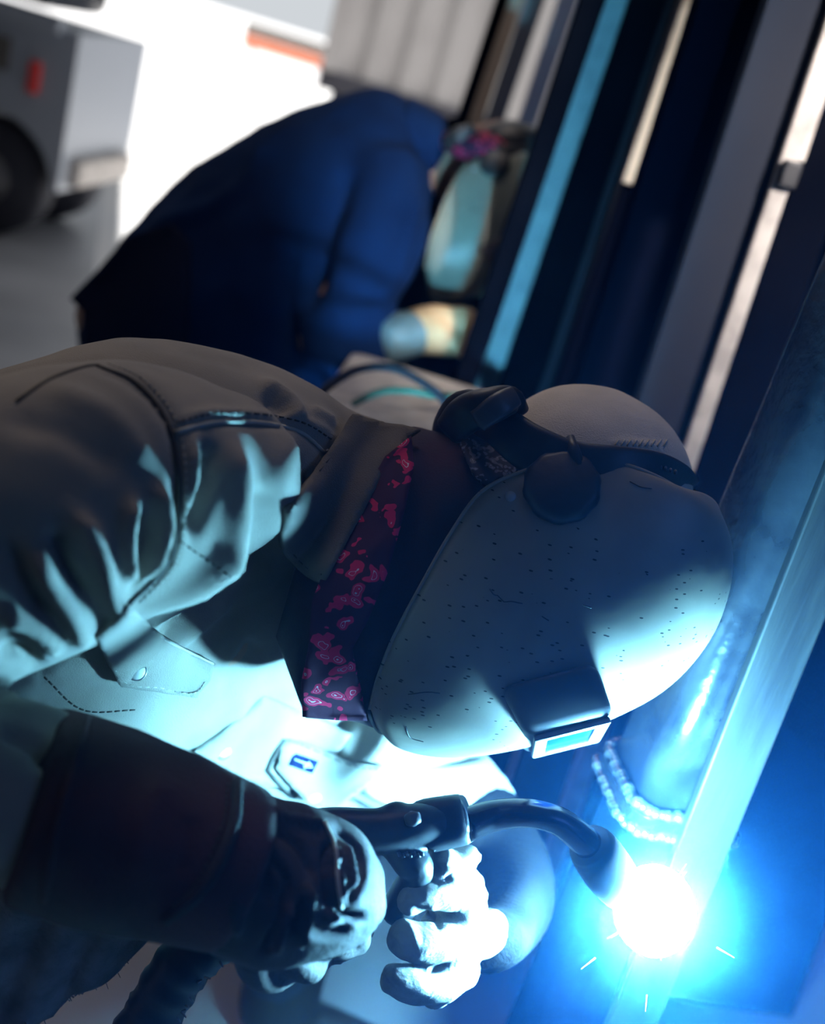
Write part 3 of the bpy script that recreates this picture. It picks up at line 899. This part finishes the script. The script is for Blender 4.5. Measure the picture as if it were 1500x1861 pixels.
# bezel on its front face, lens in it
du = (C_[0] - D_[0])
f0_ = min(C_[1], D_[1])


def front(u, ws, off):  # point on the housing front face
    tt = (u - D_[0]) / du
    return HW(u, D_[1] + (C_[1] - D_[1]) * tt + off, ws)


def frontbox(name, u0, u1, w0, w1, o0, o1, m, parent, bev):
    vs = [front(u0, w0, o0), front(u1, w0, o0), front(u1, w1, o0), front(u0, w1, o0), front(u0, w0, o1), front(u1, w0, o1), front(u1, w1, o1), front(u0, w1, o1)]
    fs = [(0, 1, 2, 3), (7, 6, 5, 4), (0, 4, 5, 1), (1, 5, 6, 2), (2, 6, 7, 3), (3, 7, 4, 0)]
    o = link(name, mesh(name, vs, fs), m, parent, smooth=False)
    if bev: mod_bevel(o, bev, 2)
    return o


u0, u1 = D_[0] + .004, C_[0] - .004
frontbox('bezel', u0, u1, wb - .016, wb - .004, -.001, .004, M['lens_bezel'], lb, .0015)
frontbox('bezel', u0, u1, -wb + .004, -wb + .012, -.001, .004, M['lens_bezel'], lb, .0015)
frontbox('bezel', u0, u0 + .010, -wb + .012, wb - .016, -.001, .004, M['lens_bezel'], lb, .0015)
frontbox('bezel', u1 - .010, u1, -wb + .012, wb - .016, -.001, .004, M['lens_bezel'], lb, .0015)
tag(frontbox('lens', u0 + .010, u1 - .010, -wb + .012, wb - .016, -.003, .001, M['lens'], lb, 0), 'dark blue viewing lens')

# pivot knob with tab
u_, f_ = L2(1022, 880, .122)
kc = HW(u_, f_, .112)
parts = []
n = 40
vs, fs = [], []
prof = [(0, .023), (.003, .027), (.007, .027), (.011, .025), (.013, .021), (.0135, .0)]
for (h, r) in prof:
    for k in range(n):
        a = 2 * math.pi * k / n
        rr = r * (1 + (.035 if k % 4 < 2 else 0)) if r > .018 else max(r, .0004)
        vs.append(kc + WD * h + UD * rr * math.cos(a) + FD * rr * math.sin(a))
for i in range(len(prof) - 1):
    for k in range(n):
        a = i * n + k; b = i * n + (k + 1) % n
        fs.append((a, b, b + n, a + n))
fs.append(tuple(range(n))); fs.append(tuple((len(prof) - 1) * n + k for k in range(n)))
kn = link('pivot_knob', mesh('pivot_knob', vs, fs), M['black'], hood)
tu, tf = L2(1048, 830, .12)
vs, fs = tube_mesh('t', [HW(tu, tf + .012, .120), HW(tu - .001, tf - .004, .124), HW(tu, tf - .015, .122)], [.004, .0045, .003], 10)
link('knob_tab', mesh('knob_tab', vs, fs), M['black'], kn)
uu, vv = L2(928, 902, .115)
link('rivet', mesh('rivet', *ellipsoid(hit(BS, 928, 902), (UD * .004, FD * .004, WD * .0025), 8)), M['lens_bezel'], hood)

# headband: strap over the cap + ratchet pad at the back of the head
band = [(815, 800, .93, 30, .004), (822, 772, .88, 34, .006), (850, 745, .835, 38, .006), (905, 772, .80, 38, .005), (965, 815, .786, 44, .004), (1040, 845, .782, 44, .004), (1120, 850, .784, 40, .004), (1190, 856, .80, 36, .004), (1232, 868, .83, 28, .004), (1246, 885, .88, 26, .004)]
hb = link('headband', mesh('headband', *loft(band, 50, 14, e=.6)), M['black'], hood)
tag(hb, 'black plastic headband strap')
pad = [(822, 778, .80, 30, .010), (850, 752, .785, 36, .014), (890, 738, .78, 34, .014), (925, 728, .79, 26, .010), (935, 745, .80, 26, .008)]
link('ratchet_pad', mesh('ratchet_pad', *loft(pad, 24, 20, e=.6)), M['black'], hood)
pad2 = [(868, 765, .772, 22, .006), (905, 738, .770, 24, .007), (932, 722, .778, 20, .006)]
link('ratchet_cover', mesh('ratchet_cover', *loft(pad2, 14, 16, e=.5)), M['lensbox'], hood)
link('band_holes', mesh('band_holes', *merge([ellipsoid(P(1192 + 9 * i, 846 + 3 * i, .800), (CX * .0013, CY * .002, F0 * .003), 5) for i in range(5)])), M['lensbox'], hb)

# ------------------------------------------------------------------ near gauntlet glove (right hand)
cuff = [(60, 1462, .63, 178, .066), (110, 1472, .635, 180, .067), (190, 1500, .64, 180, .065), (300, 1535, .642, 168, .056), (400, 1568, .646, 154, .051), (432, 1580, .649, 148, .050)]
cuff_me = remesh([loft(cuff, 30, 40)], 0.0035, 2, 'gauntlet')
sculpt(cuff_me, [([(160, 1305), (130, 1400), (95, 1540), (85, 1620)], 10, 0.003), ([(300, 1400), (260, 1500), (250, 1600)], 30, 0.004), ([(350, 1480), (330, 1600)], 22, -0.003)], (9, 0.003))
glove = link('glove', remesh([
    loft([(425, 1580, .650, 146, .048), (500, 1610, .658, 142, .045), (570, 1625, .672, 120, .040), (625, 1640, .698, 80, .030)], 20, 28),   # back of hand
    loft([(470, 1490, .665, 42, .026), (560, 1505, .675, 40, .025), (620, 1545, .688, 46, .026), (655, 1600, .70, 42, .024), (668, 1650, .71, 30, .018)], 20, 18),  # thumb over the grip
    loft([(560, 1600, .71, 40, .024), (620, 1650, .72, 36, .022), (645, 1690, .75, 30, .018), (640, 1700, .79, 26, .015)], 16, 16),   # index
    loft([(540, 1660, .71, 38, .022), (595, 1700, .725, 32, .020), (615, 1712, .76, 28, .017), (610, 1715, .80, 24, .014)], 16, 16),
    loft([(500, 1700, .70, 38, .022), (540, 1745, .72, 32, .019), (560, 1750, .76, 26, .016), (556, 1750, .79, 22, .013)], 16, 16),
    loft([(450, 1710, .69, 40, .022), (470, 1762, .71, 30, .018), (495, 1772, .74, 24, .015), (495, 1770, .77, 20, .012)], 16, 16),
], 0.0028, 4, 'glove'), M['leather'], man)
gf = [([(430, 1440), (450, 1560), (420, 1680)], 12, 0.004), ([(455, 1450), (480, 1560), (490, 1650)], 14, -0.004), ([(470, 1560), (440, 1640), (430, 1700)], 9, 0.005),
      ([(585, 1490), (608, 1560), (612, 1640), (600, 1680)], 7, 0.007), ([(600, 1510), (595, 1580), (598, 1650)], 6, -0.006), ([(560, 1600), (555, 1660), (545, 1720)], 7, 0.007),
      ([(530, 1640), (510, 1680), (500, 1730)], 8, 0.007), ([(545, 1640), (530, 1690)], 6, -0.006), ([(625, 1530), (640, 1580), (645, 1620)], 7, 0.004), ([(470, 1470), (540, 1490), (590, 1500)], 7, 0.004),
      ([(480, 1500), (540, 1530), (580, 1600)], 10, -0.004), ([(520, 1640), (500, 1690), (470, 1740)], 7, -0.005)]
gf = [(l, w_, a * 1.5) for l, w_, a in gf] + [([(615, 1500), (650, 1540), (662, 1590), (640, 1640)], 6, -0.008), ([(600, 1640), (630, 1665), (670, 1668)], 7, -0.012), ([(560, 1690), (600, 1700), (640, 1690)], 6, -0.009), ([(600, 1560), (622, 1600), (618, 1650)], 6, -0.007), ([(480, 1540), (520, 1600), (505, 1660)], 7, -0.005)]
sculpt(glove.data, gf, (16, 0.003))
g2 = link('gauntlet_cuff', cuff_me, M['leather_red'], glove)
tag(g2, 'dark red leather gauntlet cuff')
BG = bvh_of(cuff_me, glove.data)
seam('cuff_seam', [(432, 1424), (425, 1500), (380, 1600), (330, 1650), (300, 1672)], BG, M['leather'], glove, 0.004, 0.001)
seam('cuff_stitching', [(415, 1424), (405, 1500), (360, 1600), (310, 1650)], BG, M['jacket_dark'], glove, 0.0007, 0.001, dash=True)
seam('cuff_hem', [(160, 1303), (132, 1400), (100, 1520), (80, 1640)], BG, M['leather_red'], glove, 0.0022, 0.001)
seam('thumb_seam', [(590, 1492), (610, 1540), (614, 1600), (622, 1650)], BG, M['stitch'], glove, 0.0012, 0.001)

# far glove (left hand), steadying the torch: palm edge to the right, fingers curled to the left
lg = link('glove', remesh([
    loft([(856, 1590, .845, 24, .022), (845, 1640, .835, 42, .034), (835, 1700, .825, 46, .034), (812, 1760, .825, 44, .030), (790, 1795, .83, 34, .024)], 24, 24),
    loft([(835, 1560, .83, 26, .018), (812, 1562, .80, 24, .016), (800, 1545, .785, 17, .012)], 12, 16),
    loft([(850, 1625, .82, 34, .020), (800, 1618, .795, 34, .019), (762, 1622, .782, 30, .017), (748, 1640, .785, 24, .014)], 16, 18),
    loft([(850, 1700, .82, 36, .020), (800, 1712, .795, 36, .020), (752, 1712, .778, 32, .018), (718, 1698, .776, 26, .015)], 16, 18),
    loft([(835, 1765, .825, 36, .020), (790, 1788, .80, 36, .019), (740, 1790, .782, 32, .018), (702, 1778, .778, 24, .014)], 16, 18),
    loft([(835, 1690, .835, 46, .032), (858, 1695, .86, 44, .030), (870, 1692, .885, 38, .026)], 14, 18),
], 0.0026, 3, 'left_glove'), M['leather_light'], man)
sculpt(lg.data, [([(700, 1690), (715, 1715), (722, 1735)], 6, -0.004), ([(742, 1640), (790, 1672), (800, 1690)], 5, -0.004), ([(760, 1590), (800, 1600), (830, 1590)], 5, -0.004), ([(780, 1640), (800, 1670)], 6, 0.003),
                 ([(690, 1775), (710, 1800)], 6, -0.004), ([(720, 1740), (780, 1762), (810, 1755)], 6, -0.006), ([(740, 1680), (760, 1720)], 6, 0.003)], (22, 0.003))
tag(lg, 'pale left glove lit white by the arc')

lc = link('gauntlet_cuff', mesh('gauntlet_cuff', *loft(lcuff, 26, 26)), M['cuff_dark'], lg)
tag(lc, 'dark cuff of the far glove')

# apron edge bottom left
AP = [(-260, 1560, .74), (-80, 1590, .73), (60, 1640, .72), (170, 1690, .725), (268, 1700, .74)]
vs, fs = [], []
rows, cols = 26, 30
edge_top = catmull([(-300, 1500), (0, 1590), (140, 1640), (275, 1685)], cols)
edge_bot = catmull([(-330, 2300), (-160, 2050), (20, 1890), (130, 1812), (205, 1768), (272, 1690)], cols)
ap_v = []
for i in range(rows):
    for j in range(cols):
        t_ = i / (rows - 1)
        a, b = edge_top[j], edge_bot[j]
        x, y = a[0] + (b[0] - a[0]) * t_, a[1] + (b[1] - a[1]) * t_
        if i == rows - 1: x += random.uniform(-3, 3); y += random.uniform(-4, 4)
        dd = .72 + .05 * (j / cols) ** 2 + .04 * t_ + .006 * math.sin(j * .9 + i * .25)
        vs.append(P(x, y, dd))
for i in range(rows - 1):
    for j in range(cols - 1):
        a = i * cols + j; fs.append((a, a + 1, a + cols + 1, a + cols))
apm = mesh('apron', vs, fs)
apr = link('apron', apm, M['apron'], man)
tag(apr, 'worn canvas apron with a frayed edge')
sm_ = apr.modifiers.new('solid', 'SOLIDIFY'); sm_.thickness = .004
BA = bvh_of(apm)
parts = []
for j in range(230):
    t_ = random.random() * (cols - 1); i_ = int(t_); fr = t_ - i_
    if i_ >= cols - 1: continue
    a = Vector(vs[(rows - 1) * cols + i_]).lerp(Vector(vs[(rows - 1) * cols + i_ + 1]), fr)
    l = random.uniform(.0015, .004) * (2.2 if random.random() < .06 else 1)
    dv = (CX * random.uniform(-.3, .8) - CY * random.uniform(.3, 1) - F0 * random.uniform(-.3, .4)).normalized()
    sd = CX * random.uniform(-.3, .3)
    parts.append(tube_mesh('f', [a - dv * .003, a + dv * l * .5 + sd * l * .3, a + dv * l], [.0006, .0005, .0003], 4))
fy = link('frayed_fringe', mesh('frayed_fringe', *merge(parts)), M['fray'], apr); fy['kind'] = 'stuff'
seam('apron_stitching', [(10, 1640), (22, 1720), (40, 1800), (48, 1870)], BA, M['fray'], apr, .0007, .0025, dash=True, default=.74)

# ------------------------------------------------------------------ the torch
th = empty('welding_torch', P(760, 1500, .78), 'black welding torch with a curved neck held in leather gloves', 'torch')
grip = [(520, 1520, .76, 40, .020), (600, 1512, .765, 44, .021), (680, 1512, .77, 42, .021), (745, 1502, .775, 40, .020), (800, 1494, .785, 38, .019), (838, 1486, .79, 36, .018)]
gr = link('grip', remesh([loft(grip, 30, 20, e=.8), loft([(690, 1478, .772, 10, .010), (722, 1474, .774, 18, .012), (748, 1480, .776, 12, .010)], 10, 12),
                          loft([(700, 1540, .77, 12, .012), (740, 1560, .772, 34, .014), (760, 1580, .775, 30, .013), (740, 1620, .79, 30, .014), (720, 1660, .80, 34, .014)], 16, 14)], .002, 2, 'grip'), M['black'], th)
link('collar', mesh('collar', *loft([(772, 1504, .786, 46, .021), (780, 1500, .786, 48, .022), (836, 1490, .79, 46, .022), (846, 1488, .79, 42, .020)], 10, 20, e=.6)), M['black'], th)
link('trigger', mesh('trigger', *loft([(742, 1490, .756, 10, .004), (750, 1488, .754, 14, .005), (760, 1486, .756, 10, .004)], 8, 10, e=.6)), M['lensbox'], th)
BGr = bvh_of(gr.data)
for i in range(7):
    link('rib', mesh('rib', *tube_mesh('r', [hit(BGr, 724 + i * 7, 1548 + (i % 2) * 3, .76), hit(BGr, 727 + i * 7, 1556 + (i % 2) * 3, .76)], .0012, 6)), M['lensbox'], gr)
nk = [(846, 1500, .792, 31, .013), (900, 1482, .798, 28, .0125), (960, 1478, .792, 26, .012), (1015, 1492, .796, 26, .012), (1062, 1528, .806, 28, .013), (1090, 1560, .818, 30, .0135)]
link('neck', mesh('neck', *loft(nk, 36, 24)), M['copper'], th)
nz_ = [(1070, 1535, .808, 40, .017), (1082, 1548, .812, 46, .020), (1108, 1585, .820, 47, .021), (1128, 1612, .828, 42, .019), (1136, 1622, .831, 36, .016)]
link('nozzle', mesh('nozzle', *loft(nz_, 20, 24)), M['nozzle'], th)
link('contact_tip', mesh('contact_tip', *loft([(1130, 1612, .829, 12, .005), (1150, 1636, .834, 8, .003), (1172, 1648, .837, 3, .001)], 8, 10)), M['bead'], th)
link('hanging_drop', mesh('hanging_drop', *tube_mesh('d', [P(846, 1508, .785), P(848, 1520, .785), P(846, 1531, .785)], [.001, .0012, .0022], 8)), M['bead'], th)
cb = catmull([(620, 1540, .80, .016), (520, 1600, .82, .018), (420, 1680, .80, .020), (340, 1745, .79, .021), (285, 1830, .79, .021), (220, 1950, .80, .021), (120, 2200, .9, .021), (60, 2500, 1.2, .021)], 60)
cable = link('torch_cable', mesh('torch_cable', *tube_mesh('c', [P(c[0], c[1], c[2]) for c in cb], [c[3] * (1 + .05 * math.sin(i * 1.7)) for i, c in enumerate(cb)], 14)), M['black'], th)
parts = []
for i in range(14, 44):
    for s_ in range(3):
        c = cb[i]; p = P(c[0], c[1], c[2]) + CX * c[3] * random.uniform(.75, 1.0) - F0 * c[3] * random.uniform(-.2, .7)
        parts.append(tube_mesh('f', [p, p + CX * random.uniform(.001, .005) - CY * random.uniform(-.002, .005)], [.0011, .0006], 4))
fz = link('cable_cover_fringe', mesh('cable_cover_fringe', *merge(parts)), M['fray'], cable); fz['kind'] = 'stuff'

# ------------------------------------------------------------------ far welder
pc = P(400, 500, 2.05)
far = empty('person', (pc.x, pc.y, 0), 'person in a dark blue work shirt bent over behind the near welder', 'person')
def colctrl(L): return [(p, (a + b) / 2, d, (b - a) / 2, h) for p, a, b, d, h in L]
tor2 = colctrl([(150, 520, 640, 2.12, .04), (200, 468, 720, 2.12, .12), (270, 395, 790, 2.1, .17), (350, 322, 830, 2.08, .20), (450, 255, 830, 2.06, .22), (550, 212, 800, 2.04, .22), (640, 184, 720, 2.02, .20), (710, 180, 560, 2.02, .17), (760, 205, 470, 2.03, .12), (790, 240, 400, 2.04, .08)])
arm2 = [(690, 330, 1.92, 95, .09), (690, 420, 1.88, 88, .085), (655, 520, 1.86, 78, .075), (600, 610, 1.86, 68, .068), (600, 660, 1.86, 60, .06)]
fore2 = [(590, 665, 1.87, 55, .055), (650, 640, 1.88, 46, .048), (720, 610, 1.9, 38, .04), (752, 602, 1.91, 32, .035)]
sh2 = remesh([loft(tor2, 40, 30, col=True), loft(arm2, 20, 20), loft(fore2, 14, 16)], 0.012, 6, 'work_shirt')
sculpt(sh2, [([(640, 300), (600, 420), (560, 560)], 16, -0.02), ([(530, 450), (525, 560), (530, 680)], 9, -0.02), ([(755, 330), (735, 440), (690, 540)], 12, .015), ([(480, 250), (420, 360), (250, 430)], 16, .012)], (5, .012))
s2 = link('work_shirt', sh2, M['hoodie'], far)
B2 = bvh_of(sh2)
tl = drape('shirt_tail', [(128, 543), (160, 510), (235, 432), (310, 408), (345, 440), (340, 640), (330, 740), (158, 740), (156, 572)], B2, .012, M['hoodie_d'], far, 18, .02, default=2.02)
tag(tl, 'very dark shirt tail hanging at the back')
c2 = P(250, 640, 2.12)
lgA = [(Vector((c2.x, c2.y, c2.z)), .15), (Vector((c2.x + .10, c2.y + .02, .55)), .11), (Vector((c2.x + .06, c2.y + .02, .30)), .085), (Vector((c2.x, c2.y, .09)), .06)]
lgB = [(p + Vector((.02, .26, 0)), r) for p, r in lgA]
b2 = remesh([loft(tor2, 30, 24, col=True, shrink=.88), loft(arm2, 16, 16, shrink=.8), loft(fore2, 12, 14, shrink=.8), loft([(740, 300, 2.03, 60, .06), (830, 290, 2.03, 52, .055), (900, 290, 2.03, 70, .08), (950, 295, 2.04, 60, .08), (985, 310, 2.05, 30, .04)], 20, 18)] + [wloft([(p, r * .85) for p, r in q]) for q in (lgA, lgB)], .014, 4, 'body')
link('body', b2, M['skin'], far)
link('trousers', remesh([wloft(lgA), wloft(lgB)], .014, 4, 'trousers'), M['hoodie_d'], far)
for q in (lgA, lgB):
    b = q[-1][0]
    link('boot', remesh([wloft([(b + Vector((0, 0, .09)), .062), (b, .064), (b + Vector((0, 0, -.045)), .056)], 8), wloft([(b + Vector((-.02, 0, -.045)), .044), (b + Vector((.17, 0, -.055)), .035)], 10)], 0.01, 3, 'boot'), M['boot'], far)
link('collar', mesh('collar', *loft([(735, 255, 2.0, 75, .11), (775, 262, 2.0, 62, .10), (800, 268, 2.0, 52, .09)], 12, 22)), M['hoodie'], far)
bn2 = link('bandana', mesh('bandana', *loft([(838, 262, 1.98, 22, .06), (860, 266, 1.965, 30, .07), (884, 270, 1.98, 28, .07), (895, 280, 1.99, 16, .05)], 12, 18)), M['bandana'], far)
tag(bn2, 'dark red bandana round the far welder\'s neck')
cap2 = link('cap', mesh('cap', *ellipsoid(P(925, 280, 2.0), (CX * .075, CY * .055, F0 * .08), 12)), M['black'], far)
# tan glove + cuff on the far welder's near hand
gl2 = link('glove', remesh([loft([(745, 603, 1.90, 40, .045), (790, 600, 1.9, 46, .045), (835, 606, 1.9, 42, .038), (850, 612, 1.9, 30, .03)], 14, 18),
                            loft([(790, 575, 1.88, 16, .016), (840, 572, 1.89, 15, .015), (868, 578, 1.9, 11, .012)], 10, 12)] +
                           [loft([(830, 590 + 17 * i, 1.88, 10, .012), (862, 592 + 17 * i, 1.88, 9, .011), (872, 596 + 16 * i, 1.92, 8, .01)], 8, 10) for i in range(4)], .006, 3, 'glove'), M['tanglove'], far)
tag(gl2, 'tan leather work glove')
link('glove_cuff', mesh('glove_cuff', *loft([(690, 622, 1.87, 40, .045), (720, 612, 1.885, 44, .05), (762, 604, 1.9, 40, .045)], 12, 18)), M['arc_blue'], gl2)  # cuff coloured with the far arc's cyan light

# far hood: copy of the near one (frame from near to far by similarity)
def copy_tree(o, parent=None):
    c = o.copy(); COL.objects.link(c); c.parent = parent
    c.matrix_parent_inverse = o.matrix_parent_inverse.copy()
    for ch in o.children: copy_tree(ch, c)
    return c


hood2 = copy_tree(hood)
p2 = P(908, 330, 2.03)
hood2.matrix_world = Matrix.Translation(p2) @ Matrix.Rotation(R(-6), 4, F0)
hood2['label'] = 'pale welding hood of the far welder, partly behind the black post'
for ch in hood2.children:
    if ch.name.startswith('shell'):
        me = ch.data.copy(); me.materials.clear(); me.materials.append(M['shell_b']); ch.data = me

# ------------------------------------------------------------------ odds and ends behind
# cloth-covered low bench with hose
def lowbox(name, px0, px1, py0, py1, d, dep, m, label, cat, bev=.01):
    a, b = P(px0, py1, d), P(px1, py0, d)
    c = P((px0 + px1) / 2, (py0 + py1) / 2, d)
    hw = (px1 - px0) / 2 * d / FPX
    zt = P((px0 + px1) / 2, py0, d).z
    root = empty(name, (c.x, c.y, 0), label, cat)
    return root, c, hw, zt


root, c, hw, zt = lowbox('work_table', 600, 880, 690, 760, 1.55, .4, None, 'low pale steel table behind the near welder\'s collar', 'table')
zt = P(720, 748, 1.6).z
box('table_top', (c.x - .12, c.y - .12, zt - .03), (c.x + .16, c.y + .30, zt), M['steel_silver'], root, .006)
for sx in (-.10, .13):
    for sy in (-.10, .27):
        box('leg', (c.x + sx, c.y + sy, 0), (c.x + sx + .03, c.y + sy + .03, zt - .03), M['steel_dark'], root, .003)
hs = catmull([(560, 740, 1.45), (600, 700, 1.45), (650, 672, 1.46), (710, 668, 1.5), (760, 690, 1.5), (800, 720, 1.5), (830, 760, 1.5)], 40)
o = link('welding_cable', mesh('welding_cable', *tube_mesh('c', [P(*h) for h in hs], .006, 10)), M['rubber']); tag(o, 'black cable looping over the pale table', 'cable')
hs = catmull([(640, 735, 1.52), (690, 712, 1.52), (740, 710, 1.54), (790, 718, 1.55), (850, 722, 1.6), (900, 740, 1.7)], 40)
o = link('gas_hose', mesh('gas_hose', *tube_mesh('c', [P(*h) for h in hs], .005, 10)), M['green']); tag(o, 'green hose lying across the pale table', 'hose')

# dark welding machine behind far welder's head
mp_ = P(915, 300, 2.75)
wm = empty('welding_machine', (mp_.x, mp_.y, 0), 'dark welding machine standing behind the far welder\'s head', 'machine')
zt = P(915, 238, 2.7).z
box('cabinet', (mp_.x - .16, mp_.y - .2, .08), (mp_.x + .34, mp_.y + .3, zt), M['steel_dark'], wm, .015)
box('front_panel', (mp_.x - .12, mp_.y - .212, zt - .3), (mp_.x + .30, mp_.y - .2, zt - .04), M['lensbox'], wm, .004)
for sx in (-.12, .24):
    for sy in (-.15, .2):
        vs, fs = tube_mesh('w', [Vector((mp_.x + sx, mp_.y + sy, .045)), Vector((mp_.x + sx + .05, mp_.y + sy, .045))], .045, 16)
        link('caster', mesh('caster', vs, fs), M['rubber'], wm)

# truck on the left
tp = P(0, 330, 6.0)
tk = empty('truck', (tp.x, tp.y, 0), 'white utility truck parked in shade at upper left', 'truck')
X1 = -2.02
Yf = 5.1
# side body with wheel arch
wc = P(10, 305, 5.8); wy, wz = 5.6, .42
wx = -2.38
pts = [(X1, .55), (X1, 1.30), (X1 - 1.1, 1.32), (X1 - 3.2, 1.32), (X1 - 3.2, .5)]
arch = [(wx - .33 * math.cos(a), .28 + .31 * math.sin(a)) for a in [R(2 + 176 * k / 16) for k in range(17)]]
poly = [(X1, .30), (X1, 1.0), (X1 - 3.2, 1.0), (X1 - 3.2, .30)] + arch
n = len(poly)
vs = [(x, Yf, z) for x, z in poly] + [(x, Yf + .9, z) for x, z in poly]
me = bpy.data.meshes.new('bed'); bm = bmesh.new()
A1 = [bm.verts.new(v) for v in vs[:n]]; A2 = [bm.verts.new(v) for v in vs[n:]]
bm.faces.new(A1); bm.faces.new(A2[::-1])
for i in range(n): bm.faces.new((A1[i], A1[(i + 1) % n], A2[(i + 1) % n], A2[i]))
bmesh.ops.recalc_face_normals(bm, faces=bm.faces); bmesh.ops.triangulate(bm, faces=bm.faces); bm.to_mesh(me); bm.free()
link('body', me, M['truckw'], tk, smooth=False)
box('window', (X1 - 2.6, Yf + .05, 1.06), (X1 - .18, Yf + .8, 1.6), M['truckd'], tk, .06)
box('roof_rack', (X1 - 3.0, Yf - .04, .98), (X1 - .08, Yf + .03, 1.05), M['truckw'], tk, .01)
box('bumper', (X1 - .02, Yf + .1, .32), (X1 + .06, Yf + .8, .45), M['steel_silver'], tk, .02)
tlm = box('tail_light', (X1 - .20, Yf - .03, .70), (X1 - .15, Yf + .02, .84), M['red'], tk, .01)
tag(tlm, 'red tail light')
box('side_trim', (X1 - 2.6, Yf - .02, .76), (X1 - .3, Yf + .0, .9), M['greyplastic'], tk, .004)
for yy in (Yf + .12, Yf + .75):
    vs, fs = tube_mesh('w', [Vector((wx, yy - .10, .27)), Vector((wx, yy + .10, .27))], .27, 32)
    wh = link('wheel', mesh('wheel', vs, fs), M['rubber'], tk)
    vs, fs = tube_mesh('w', [Vector((wx, yy - .11, .27)), Vector((wx, yy - .09, .27))], .12, 24)
    link('hub', mesh('hub', vs, fs), M['lensbox'], wh)

# container on a chassis
c0 = P(598, 120, 9.0)
cr_ = P(1010, 190, 9.0)
ct = empty('container', (c0.x, c0.y, 0), 'pale grey ribbed container on a dark chassis in the yard', 'container')
Lc = 4.6
zb = P(605, 128, 9.0).z
vs, fs = [], []
n = int(Lc / .075)
for i in range(n + 1):
    ph = i % 4
    off = .0 if ph in (0, 1) else .05
    x = c0.x + i * Lc / n
    vs += [(x, c0.y + off, zb), (x, c0.y + off, zb + 2.5)]
for i in range(n): fs.append((2 * i, 2 * i + 2, 2 * i + 3, 2 * i + 1))
o = link('ribbed_side', mesh('side', vs, fs), M['cont'], ct, smooth=False)
o.modifiers.new('s', 'SOLIDIFY').thickness = .01
box('container_body', (c0.x + .02, c0.y + .07, zb), (c0.x + Lc - .02, c0.y + 2.4, zb + 2.5), M['cont'], ct, .0)
box('corner_post', (c0.x - .06, c0.y - .05, zb - .05), (c0.x + .06, c0.y + .1, zb + 2.5), M['cont'], ct, .01)
box('bottom_rail', (c0.x - .06, c0.y - .05, zb - .16), (c0.x + Lc, c0.y + 2.4, zb - .0), M['contd'], ct, .01)
box('chassis_beam', (c0.x + .15, c0.y + .1, zb - .42), (c0.x + Lc, c0.y + 2.2, zb - .16), M['contd'], ct, .01)
for k in range(3):
    for yy in (.2, 1.9):
        x = c0.x + 1.2 + k * 1.15
        vs, fs = tube_mesh('w', [Vector((x, c0.y + yy, .45)), Vector((x, c0.y + yy + .28, .45))], .45, 28)
        link('wheel', mesh('wheel', vs, fs), M['rubber'], ct)
vs, fs = tube_mesh('w', [Vector((c0.x + .1, c0.y + .1, 0)), Vector((c0.x + .1, c0.y + .1, zb - .1))], .05, 12)
link('landing_leg', mesh('landing_leg', vs, fs), M['contd'], ct)

bp_ = P(520, 100, 13.0)
br = empty('barrier', (bp_.x, bp_.y, 0), 'orange and grey barrier left of the container in the yard', 'barrier')
gz = 0.0
bx = bp_.x
box('top_rail', (bx - .55, bp_.y, .97), (bx + .55, bp_.y + .12, 1.10), M['greyplastic'], br, .02)
box('lower_rail', (bx - .55, bp_.y, .82), (bx + .55, bp_.y + .12, .96), M['orange'], br, .02)
for s_ in (-.45, .4):
    box('leg', (bx + s_, bp_.y + .02, 0), (bx + s_ + .05, bp_.y + .1, .82), M['white_bar'], br, .01)
